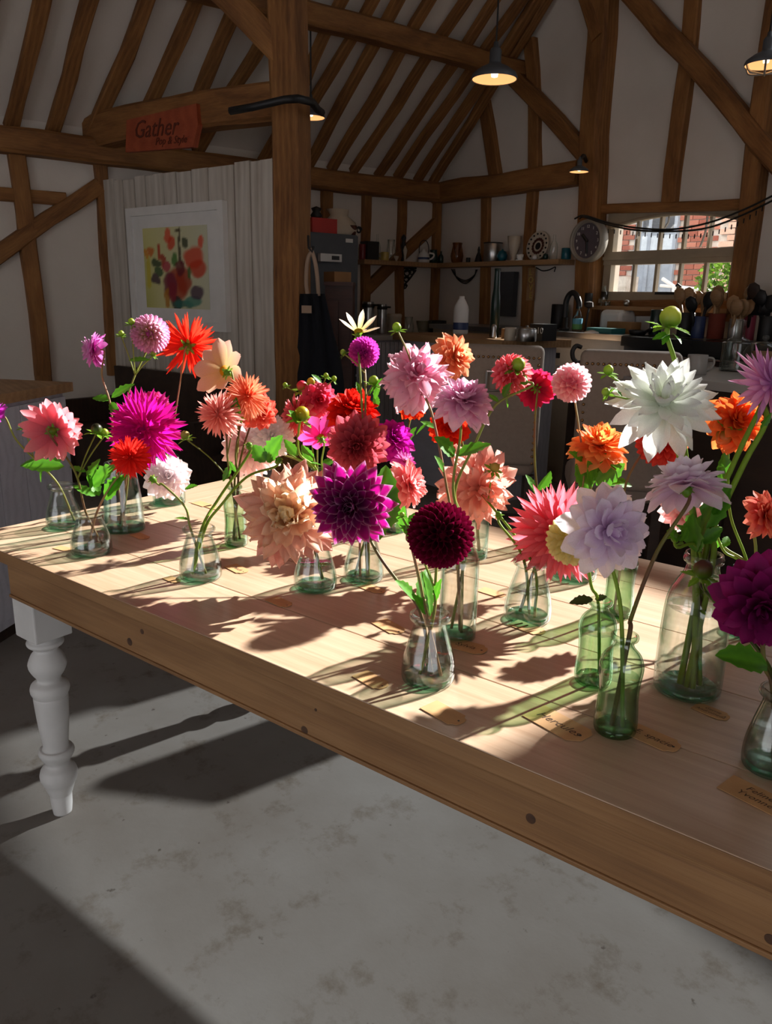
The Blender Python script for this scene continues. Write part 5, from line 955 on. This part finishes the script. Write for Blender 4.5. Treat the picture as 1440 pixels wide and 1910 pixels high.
for s in (-1, 1): mb = MB(); scroll(mb, p+V((0, s*15*k, 13*k)), 6*k, 0, 8, V((0, s, 0)), UP, .008); mb.build('scroll_handle', 'iron', t)
# red-brown cupboard in front of the fridge
c0 = atD(606, 640, 5.6); c1 = atD(657, 640, 5.6); cu = thing('cupboard', 'dark red brown panelled cupboard in front of the fridge', 'cupboard', V(((c0.x+c1.x)/2, (c0.y+c1.y)/2, 0)))
zc = atD(630, 532, 5.6).z; Mx = frame_M(V(((c0.x+c1.x)/2, (c0.y+c1.y)/2, zc/2)), (c1-c0)*V((1, 1, 0)) if False else V((c1.x-c0.x, c1.y-c0.y, 0)), UP); w_ = (c1-c0).length
def cbx(name, cx, cy, cz, dx, dy, dz, mat='mahogany', par=None): me = MB().box((0, 0, 0), (dx, dy, dz)).mesh(name); return inst(name, me, par or cu, Matrix.Translation(-ORG[(par or cu).name]) @ Mx @ Matrix.Translation((cx, cy, cz)), mat)
cbx('carcass', 0, .18, 0, w_, .34, zc); cbx('top', 0, .17, zc/2+.01, w_*1.05, .38, .025)
for s in (-1, 1): cbx('door', s*w_*.245, 0, -.02, w_*.46, .03, zc*.88); cbx('door_panel', s*w_*.245, -.02, .1, w_*.3, .02, zc*.5)
bt_ = Mx @ V((-.02, .15, zc/2+.022)); MB().box(bt_+UP*.035, (.14, .14, .07)).build('wooden_tray', 'brown_card', None, 'small wooden box on top of the red brown cupboard', 'box')
# ------------------------------------------------------------------ clock on the post
cc = WB(1096, 449, .2); k = m_px(cc); R = 38*k; fn = V((0, -1, 0)); up_ = UP; xr = up_.cross(fn).normalized()*1.0; Mc = Matrix((xr, fn.cross(xr), fn)).transposed()
ck = thing('wall_clock', 'round grey rimmed wall clock on the post beside the window', 'clock', cc)
plain('clock_face', (.1, .08, .095), .6); plain('clock_rim', (.3, .27, .23), .5, .2)
MB().lathe([(R*.9, -.06), (R*1.0, -.05), (R*1.02, .0), (R*.98, .03), (R*.9, .035), (R*.84, .02), (R*.82, .0)], 40, cc, Mc).build('rim', 'clock_rim', ck, smooth=True); MB().lathe([(R*.84, -.005), (R*.84, .004), (.001, .004)], 40, cc, Mc).build('face', 'clock_face', ck)
def cpos(a, r, z=.006): return cc+Mc @ V((math.sin(a)*r*R, math.cos(a)*r*R, z))
for h in range(1, 13):
    me = text_mesh(str(h), R*.2, .001); me.materials.append(MATS['white']); inst('numeral', me, ck, Matrix.Translation(cpos(h*math.pi/6, .66)-ORG[ck.name]) @ Mc.to_4x4())
for a, l, w_, n_ in ((10.48*math.pi/6, .42, .012, 'hour_hand'), (29*math.pi/30, .6, .009, 'minute_hand')): MB().tube([cpos(a+math.pi, .08, .01), cpos(a, l, .01)], w_, 6).build(n_, 'black', ck)
# string lights
mb = MB()
for dy in (0, 9): mb.tube(catmull([WB(1072+dy, 408, .3), WB(1090, 402+dy*.3, .3), WB(1130, 414+dy*.4, .2), WB(1180, 424+dy*.5, .18), WB(1250, 428+dy*.4, .18), WB(1320, 416+dy, .18), WB(1390, 390+dy, .22), WB(1470, 352+dy, .2), WB(1600, 300+dy, .03)], 6), .007, 5)
sl_ = mb.build('string_lights', 'black', None, 'double black string light cable sagging across the arched window', 'lights')
mb = MB()
for i in range(26): q = WB(1135+i*11.5, 424+10*math.sin(math.pi*i/26)-(max(0, i-13)**2)*.3+3, .18); mb.tube([q, q-UP*.03], .004, 5)
mb.build('bulbs', 'dark_metal', sl_, kind='stuff')
for i, (a, b) in enumerate((((1194, 410), (1187, 445)), ((1248, 403), (1240, 425)), ((1320, 404), (1306, 461)))):
    mb = MB(); mb.tube(catmull([WB(*a, .02), WB((a[0]+b[0])/2+3, (a[1]+b[1])/2, .03), WB(*b, .02)], 5), .008, 5); mb.build('light_strand', 'white', None, ('short', 'tiny', 'long')[i]+' white light strand hanging against the upper window panes', 'lights')
# ------------------------------------------------------------------ lamps
def lamp(px, py, wpx, d, label, cord=True, cage=False, power=0):
    c = atD(px, py, d); k = m_px(c); R = wpx/2*k; t = thing('pendant_lamp', label, 'lamp', c, 'enamel lamps hanging in the barn')
    MB().lathe([(R, 0), (R*1.02, .1*R), (R*.95, .25*R), (R*.62, .48*R), (R*.3, .62*R), (R*.26, .7*R), (R*.26, 1.15*R), (R*.2, 1.25*R), (R*.12, 1.3*R), (R*.1, 1.5*R), (.004, 1.52*R)], 32, c, cap=False).build('shade', 'shade_grey', t, smooth=True)
    MB().lathe([(R*.97, .02*R), (R*.9, .16*R), (R*.6, .36*R), (R*.2, .42*R), (.001, .42*R)], 32, c, cap=False).build('lit_reflector', 'lamp_glow', t, smooth=True)
    MB().lathe([(.001, .08*R), (R*.14, .12*R), (R*.16, .25*R), (R*.08, .4*R)], 14, c).build('bulb', 'lamp_bulb', t, smooth=True)
    if cord: MB().tube([c+UP*1.4*R, c+UP*(1.4*R+1.9)], .006, 6).build('cord', 'black', t)
    if cage:
        mb = MB()
        for j in range(6): a = j*math.pi/3; mb.tube(catmull([c+V((math.cos(a)*R, math.sin(a)*R, 0)), c+V((math.cos(a)*R*.8, math.sin(a)*R*.8, -R*.28)), c+V((0, 0, -R*.4))], 4), .006, 5)
        mb.build('wire_cage', 'steel', t)
    return t
lamp(922, 149, 84, 6.0, 'large grey enamel pendant lamp glowing over the kitchen')
lamp(580, 220, 52, 6.3, 'glowing enamel lamp half hidden behind the oak post', True)
lamp(1080, 321, 35, 6.25, 'small dark enamel lamp beside the oak wall post', False)
lamp(1428, 122, 74, 5.0, 'caged enamel lamp with a bare bright bulb', True, True)
p = atD(1081, 300, 6.25); pe_ = atY(1094, 302, Y0-.14); MB().tube(catmull([p, (p+pe_)/2+UP*.04, pe_], 4), .015, 6).build('iron_bracket', 'iron', None, 'short iron arm fixing the small lamp to the post', 'bracket')
# ------------------------------------------------------------------ upholstered stools
def stool(px0, px1, py, d, zbot, label, ring):
    a, b = atD(px0, py, d), atD(px1, py, d-.06); b.z = a.z; w_ = (b-a).length; ctr = (a+b)/2; t = thing('bar_stool', label, 'stool', V((ctr.x, ctr.y, 0)), 'upholstered bar stools at the kitchen counter')
    xd = V((b.x-a.x, b.y-a.y, 0)).normalized(); yd = UP.cross(xd); M0 = frame_M(V((ctr.x, ctr.y, 0)), xd, UP); inv = Matrix.Translation(-ORG[t.name])
    def bx2(name, c, dim, mat, bev=.02, par=t):
        bm = bmesh.new(); bmesh.ops.create_cube(bm, size=1)
        for q in bm.verts: q.co = V((q.co.x*dim[0], q.co.y*dim[1], q.co.z*dim[2]))
        if bev: bmesh.ops.bevel(bm, geom=list(bm.edges), offset=bev, segments=3, affect='EDGES', profile=.5)
        me = bpy.data.meshes.new(name); bm.to_mesh(me); bm.free(); me.polygons.foreach_set('use_smooth', [bev > .01]*len(me.polygons)); return inst(name, me, t, inv @ M0 @ Matrix.Translation(c), mat)
    zt_ = a.z; hb = zt_-zbot; bx2('backrest', (0, .04, zbot+hb/2), (w_, .08, hb), 'linen', .03); bx2('seat', (0, .24, zbot-.0), (w_*.98, .4, .12), 'linen', .04)
    for sx in (-1, 1):
        for yy in (.06, .4): bx2('leg', (sx*w_*.43, yy, (zbot-.05)/2), (.045, .045, zbot-.05), 'dark_wood', .004)
        bx2('foot_rail', (sx*w_*.43, .23, .22), (.03, .32, .03), 'dark_wood', .003)
    bx2('foot_rail', (0, .4, .26), (w_*.84, .03, .03), 'dark_wood', .003)
    nl = MB().lathe([(.0065, 0), (.006, .003), (.003, .005), (.0005, .0055)], 10).mesh('nail', smooth=True); nl.materials.append(MATS['brass']); Rn = Matrix.Rotation(math.pi/2, 4, 'X')
    n_ = 16
    for i in range(n_+1): inst('nail', nl, t, inv @ M0 @ Matrix.Translation((-w_*.44+w_*.88*i/n_, -.001, zt_-.055)) @ Rn)
    for i in range(1, 16):
        for sx in (-1, 1): inst('nail', nl, t, inv @ M0 @ Matrix.Translation((sx*w_*.44, -.001, zt_-.055-i*.033)) @ Rn)
    c = M0 @ V((0, -.015, zt_-.16)); mb = MB(); r_ = .045; sq = [c+xd*x+UP*z for x, z in ((-.05, .04), (.05, .04), (.05, -.05), (-.05, -.05), (-.05, .04))]; mb.tube(sq, .006, 6); mb.box(c+UP*.05, (.06, .02, .02)); mb.build('ring_pull', 'steel', t)
    return t
stool(846, 1018, 641, 3.7, .62, 'linen stool with brass nails, the one behind the crimson dahlia', 1); stool(1086, 1279, 652, 3.2, .62, 'linen stool with brass nails, the one behind the white dahlia', 1)
mb = MB(); q = atD(1083, 660, 3.9); k = m_px(q); mb.tube(catmull([atD(1085, 648, 3.9), atD(1075, 645, 3.9), atD(1068, 655, 3.9), atD(1069, 668, 3.9), atD(1076, 676, 3.9), atD(1084, 676, 3.9)], 4), .011, 6); mb.build('hanging_hook', 'black', None, 'curved black hook handle poking out beside the second stool', 'hook')
# ------------------------------------------------------------------ pale island with crockery
ZI = 1.05; i0 = atZ(1262, 668, ZI); i1 = atZ(1470, 740, ZI)
e1 = atZ(1275, 742, ZI)
isl = thing('kitchen_island', 'dark panelled kitchen island with a pale worktop', 'island', V((-2.1, 3.9, 0)))
ix0, ix1, iy0, iy1 = -2.95, -1.35, 3.32, 4.5
MB().bbox((ix0+.06, iy0+.06, 0), (ix1-.06, iy1-.06, ZI-.04)).build('carcass', 'dark_wood', isl); MB().bbox((ix0, iy0, ZI-.04), (ix1, iy1, ZI)).build('worktop', 'counter_white', isl)
for i in range(3): MB().bbox((ix0+.12+i*.5, iy0+.035, .12), (ix0+.56+i*.5, iy0+.06, ZI-.12)).build('panel', 'dark_wood', isl)
for i in range(2): MB().bbox((ix0+.035, iy0+.12+i*.52, .12), (ix0+.06, iy0+.56+i*.52, ZI-.12)).build('panel', 'dark_wood', isl)
def iz(px, py): q = atZ(px, py, ZI); return V((q.x, q.y, ZI))
lat('mug', 'plain white mug on the pale kitchen island', 'mug', iz(1298, 698), 36, 36, CYLP, 'counter_white', parts=[('handle', handle(1, .08), 'counter_white')])
p = iz(1370, 692); k = m_px(p); t = thing('glass_canister', 'ribbed glass canister on the pale kitchen island', 'canister', p); rb_ = []
for i in range(22): z = 2*k+i*2.3*k; rb_ += [(28*k, z), (26.8*k, z+1.1*k)]
MB().lathe([(26*k, 0)]+rb_+[(25*k, 53*k), (24*k, 53*k), (24*k, 2*k), (.001, 2*k)], 28, p).build('ribbed_body', 'glass_grey', t, smooth=True); MB().lathe([(22*k, 52*k), (18*k, 58*k), (12*k, 60*k), (9*k, 66*k), (9*k, 90*k), (8*k, 92*k), (.001, 92*k)], 18, p).build('tall_lid', 'glass_grey', t, smooth=True)
p = iz(1420, 690); k = m_px(p); t = thing('cake_stand', 'glass cake dome on a stand at the back of the island', 'cake stand', p); MB().lathe([(16*k, 0), (5*k, 3*k), (4*k, 14*k), (40*k, 18*k), (40*k, 20*k), (.001, 20*k)], 24, p).build('stand', 'glass_grey', t, smooth=True); MB().lathe([(36*k, 20*k), (36*k, 30*k), (30*k, 42*k), (16*k, 50*k), (3*k, 52*k), (3*k, 54*k), (6*k, 57*k), (5*k, 62*k), (.001, 63*k)], 28, p).build('dome', 'glass_clear', t, smooth=True); MB().lathe([(28*k, 20*k), (28*k, 30*k), (20*k, 34*k), (.001, 35*k)], 20, p).build('cake', 'brown_card', t, smooth=True)
# stack of plates
p = iz(1345, 684); k = m_px(p); 
for j in range(4): MB().lathe([(9*k, j*2.6*k), (16*k, j*2.6*k+2*k), (15.6*k, j*2.6*k+2.4*k), (8*k, j*2.6*k+.8*k), (.001, j*2.6*k+.8*k)], 20, p).build('saucer', 'mahogany', None, ('lowest', 'second lowest', 'second highest', 'topmost')[j]+' dark saucer in the stack beside the glass canister', 'saucer', 'stacked saucers on the island')
# ------------------------------------------------------------------ apron on a hook
hk = atD(588, 462, dB-.03); t = thing('hanging_apron', 'navy apron with pale straps hanging on the oak post', 'apron', atD(597, 700, dB-.02))
plain('navy_cloth', (.004, .005, .01), .95, 0, .2, 20); plain('strap_cloth', (.36, .25, .18), .9)
mb = MB(); rows = [(548, 560, 606), (575, 558, 612), (620, 557, 622), (670, 553, 636), (715, 549, 642), (760, 550, 640)]; vs = []; nn = 14
for yy, xa, xb in rows:
    for j in range(nn): u = j/(nn-1); q = atD(xa+(xb-xa)*u, yy, dB-.1-.05*math.sin(u*math.pi)+.025*math.sin(u*19+yy*.01)); vs.append(q)
for yy, xa, xb in rows:
    for j in range(nn): u = j/(nn-1); vs.append(atD(xa+(xb-xa)*u, yy, dB-.05+.02*math.sin(u*17)))
nr = len(rows); fs = []
for s in (0, nr*nn): fs += [(s+i*nn+j, s+i*nn+j+1, s+(i+1)*nn+j+1, s+(i+1)*nn+j) for i in range(nr-1) for j in range(nn-1)]
for i in range(nr-1): fs += [(i*nn, (i+1)*nn, nr*nn+(i+1)*nn, nr*nn+i*nn), (i*nn+nn-1, nr*nn+i*nn+nn-1, nr*nn+(i+1)*nn+nn-1, (i+1)*nn+nn-1)]
for j in range(nn-1): fs += [(j, nr*nn+j, nr*nn+j+1, j+1), ((nr-1)*nn+j, (nr-1)*nn+j+1, nr*nn+(nr-1)*nn+j+1, nr*nn+(nr-1)*nn+j)]
mb.add(vs, fs); mb.build('cloth', 'navy_cloth', t, smooth=True)
for xs in ([(574, 552), (571, 530), (572, 500), (576, 478), (583, 468)], [(594, 552), (592, 520), (588, 490), (582, 470), (578, 464)]): MB().tube(catmull([atD(x, y, dB-.13) for x, y in xs], 4), .013, 6).build('strap', 'strap_cloth', t, smooth=True)
q = atD(572, 577, dB-.17); MB().box(q, (.06, .02, .045), Matrix.Rotation(YAW, 3, 'Z')).build('sewn_label', 'strap_cloth', t)
mb = MB(); mb.tube([atD(575, 440, dB-.1), atD(576, 462, dB-.14), atD(582, 470, dB-.15), atD(585, 460, dB-.14)], .008, 6); mb.build('coat_hook', 'iron', None, 'iron coat hook on the post above the apron straps', 'hook')
# ------------------------------------------------------------------ painting and plaque
P00, P10, P11, P01 = onP(231, 392, .03), onP(413, 373, .03), onP(437, 621, .03), onP(262, 608, .03)
s0 = ((P00-A).dot(PD)+(P01-A).dot(PD))/2; s1 = ((P10-A).dot(PD)+(P11-A).dot(PD))/2; z1 = (P00.z+P10.z)/2; z0_ = (P01.z+P11.z)/2
def pw(s, z, o): return V((A.x, A.y, 0))+PD*s+UP*z+PN*o
pt = thing('framed_painting', 'white framed watercolour of red flowers on the boarded partition', 'painting', pw((s0+s1)/2, z0_, .03))
fw = .055; MR = Matrix((PD, -PN, UP)).transposed()
def pbx(name, sa, sb_, za, zb_, o0, o1, mat): MB().box(pw((sa+sb_)/2, (za+zb_)/2, (o0+o1)/2), (sb_-sa, o1-o0, zb_-za), MR).build(name, mat, pt)
pbx('frame_rail', s0, s1, z1-fw, z1, .02, .06, 'white'); pbx('frame_rail', s0, s1, z0_, z0_+fw, .02, .06, 'white'); pbx('frame_stile', s0, s0+fw, z0_+fw, z1-fw, .02, .06, 'white'); pbx('frame_stile', s1-fw, s1, z0_+fw, z1-fw, .02, .06, 'white'); pbx('mount', s0+fw, s1-fw, z0_+fw, z1-fw, .02, .04, 'white')
ca, cb_ = s0+(s1-s0)*.16, s1-(s1-s0)*.17; ya, yb_ = z0_+(z1-z0_)*.17, z1-(z1-z0_)*.17
BL = [(.5, .3, .16, .2, 'b03a18'), (.62, .35, .12, .16, 'a8300c'), (.4, .3, .1, .16, '7a1c3c'), (.78, .62, .14, .14, 'd8401c'), (.85, .5, .12, .1, 'cc3814'), (.9, .8, .05, .08, 'e04828'), (.25, .72, .03, .1, 'b82814'), (.3, .6, .035, .09, 'a82010'), (.36, .52, .06, .06, 'b8304c'), (.4, .9, .05, .09, 'e05030'), (.45, .8, .045, .09, 'd84020'), (.12, .7, .05, .06, 'd06a20'), (.04, .68, .03, .06, 'd88a28'),
      (.2, .56, .07, .06, '1c3a24'), (.24, .46, .06, .05, '24502c'), (.18, .36, .08, .07, '402040'), (.5, .6, .05, .08, '3c7a2c'), (.72, .44, .03, .08, '3c6a2c'), (.66, .8, .03, .06, '2c3a20'), (.6, .9, .02, .1, '3a2418'), (.55, .95, .05, .02, '4a3420'), (.58, .7, .02, .2, '3c2a18'), (.5, .07, .08, .1, '0e2a2c'), (.6, .06, .14, .05, '2c6a60'), (.74, .1, .14, .06, '4a8a78'), (.82, .2, .1, .08, '4a2a4a'), (.35, .12, .05, .12, 'b87a1c'), (.44, .2, .06, .12, '8a2030'), (.06, .45, .04, .2, 'c8b83c'), (.57, .5, .06, .1, '6a1c28')]
gx, gy = 46, 54; mb = MB(); vs, cs, fs = [], [], []
for j in range(gy+1):
    for i in range(gx+1):
        u, v_ = i/gx, j/gy; c = lerp3(hx('d6d08c'), hx('cfcfb4'), u); c = lerp3(c, hx('a8a848'), max(0, .6-u*2.2)*(1-v_))
        wu, wv_ = u+.03*noise.noise(V((u*9, v_*9, 1))), v_+.03*noise.noise(V((u*9, v_*9, 5)))
        for bx_, by_, rx, ry, col in BL:
            dd_ = ((wu-bx_)/rx)**2+((wv_-by_)/ry)**2
            if dd_ < 1.3: c = lerp3(c, hx(col), min(.88, (1.3-dd_)*1.6))
        vs.append(pw(ca+(cb_-ca)*u, ya+(yb_-ya)*v_, .0415)); cs.append(c)
for j in range(gy):
    for i in range(gx): a_ = j*(gx+1)+i; fs.append((a_, a_+1, a_+gx+2, a_+gx+1))
mb.add(vs, fs, cs); m_, nt_, ns_, ls_, b_ = nm('watercolour'); at_ = ns_.new('ShaderNodeAttribute'); at_.attribute_name = 'Col'; ls_.new(at_.outputs['Color'], b_.inputs['Base Color']); b_.inputs['Roughness'].default_value = .8
mb.build('watercolour', 'watercolour', pt)
# plaque hung on the tie beam
td = tdir; tn = V((td.y, -td.x, 0)); tn = -tn if tn.dot(CF) > 0 else tn
def onT(px, py, off): r = ray(px, py); q0 = V((tb0.x, tb0.y, 0))+tn*off; return CAMP+r*((q0-CAMP).dot(tn)/r.dot(tn))
po = .115; cs4 = [onT(234, 284, po), onT(360, 274, po), onT(366, 193, po), onT(236, 224, po)]
t = thing('name_plaque', 'red stained wooden plaque with carved lettering on the tie beam', 'sign', (cs4[0]+cs4[1])/2)
cs4.insert(2, onT(369, 232, po)); n_ = len(cs4); MB().add([q for q in cs4]+[q-tn*.04 for q in cs4], [tuple(range(n_)), tuple(range(2*n_-1, n_-1, -1))]+[(i, n_+i, n_+(i+1) % n_, (i+1) % n_) for i in range(n_)]).build('board', 'sign_wood', t)
plain('carved', (.11, .02, .009), .9)
for txt, px, py, sz in (('Gather', 288, 240, 28), ('Pop & Style', 318, 262, 12)):
    me = text_mesh(txt, sz*m_px(cs4[0])*1.5, .001, .35); me.materials.append(MATS['carved']); c = onT(px, py, po+.004)
    sl2 = (cs4[1]-cs4[0]).normalized(); inst('lettering', me, t, Matrix.Translation(c-ORG[t.name]) @ frame_M(V((0, 0, 0)), sl2, tn))
# ------------------------------------------------------------------ painted cabinet beyond the table end, dark settle
k0, k1 = atZ(133, 713, 1.0), atZ(-6, 737, 1.0); kd = (k0-k1); kd.z = 0; kd.normalize(); kn = V((kd.y, -kd.x, 0)); kn = -kn if kn.dot(CR) < 0 else kn
cab = thing('painted_cabinet', 'grey white painted cabinet with a thick wooden top beyond the table end', 'cabinet', V((k1.x, k1.y, 0))-kn*.3)
MK = Matrix((kd, -kn, UP)).transposed()
def kbx(name, s0, s1, n0, n1, z0, z1, mat, par=cab): return MB().box(V((k1.x, k1.y, 0))+kd*(s0+s1)/2+kn*(n0+n1)/2+UP*(z0+z1)/2, (s1-s0, n1-n0, z1-z0), MK).build(name, mat, par)
Lk = (V((k0.x, k0.y, 0))-V((k1.x, k1.y, 0))).length
kbx('carcass', -.6, Lk-.02, -.6, -.035, .06, .96, 'cabinet_paint'); kbx('wooden_top', -.65, Lk+.01, -.65, 0, .96, 1.0, 'worktop')
for i in range(6): kbx('board', Lk-.02-(i+1)*.16+.002, Lk-.02-i*.16-.002, -.035, -.022, .1, .94, 'cabinet_paint')
kbx('plinth', -.58, Lk-.04, -.58, -.06, 0, .06, 'dark_wood')
sp = thing('dark_settle', 'long dark wooden settle in front of the boarded partition', 'bench', pw(PL*.5, 0, .35))
def sbx(name, s0, s1, o0, o1, z0, z1): MB().box(pw((s0+s1)/2, (z0+z1)/2, (o0+o1)/2), (s1-s0, o1-o0, z1-z0), MR).build(name, 'dark_wood', sp)
zs = onP(300, 697, .2).z
sbx('back_panel', .16, PL-.16, .06, .1, .1, zs); sbx('seat', .16, PL-.16, .1, .55, .4, .45); sbx('front_panel', .18, PL-.18, .48, .51, .06, .4)
for s in (.16, PL-.21): sbx('arm_panel', s, s+.05, .1, .55, 0, .62)
# shrub outside
pS = atY(1352, 515, Y0+3.6); mb = MB(); rs = random.Random(5)
for i in range(1500):
    a, b_, r = rs.uniform(0, 6.28), rs.uniform(-1, 1), rs.uniform(.5, 1)**.4; q = pS+V((math.cos(a)*math.sqrt(1-b_*b_)*r*.27, math.sin(a)*math.sqrt(1-b_*b_)*r*.35, b_*r*.42-.15)); dv = V((rs.uniform(-1, 1), rs.uniform(-1, 1), rs.uniform(-.6, 1))).normalized()*.07; sd = dv.cross(V((rs.random(), rs.random(), rs.random()))).normalized()*.022
    g = lerp3(hx('2f5a20'), hx('9ccc4a'), rs.random()); mb.add([q, q+dv*.5+sd, q+dv, q+dv*.5-sd], [(0, 1, 2, 3)], g)
sh = thing('garden_shrub', 'leafy green shrub outside the arched window', 'shrub', V((pS.x, pS.y, -.02))); mb.build('foliage', 'leaf', sh, kind='stuff'); MB().tube([V((pS.x, pS.y, -.02)), pS-UP*.3], .03, 6).build('trunk', 'dark_wood', sh)
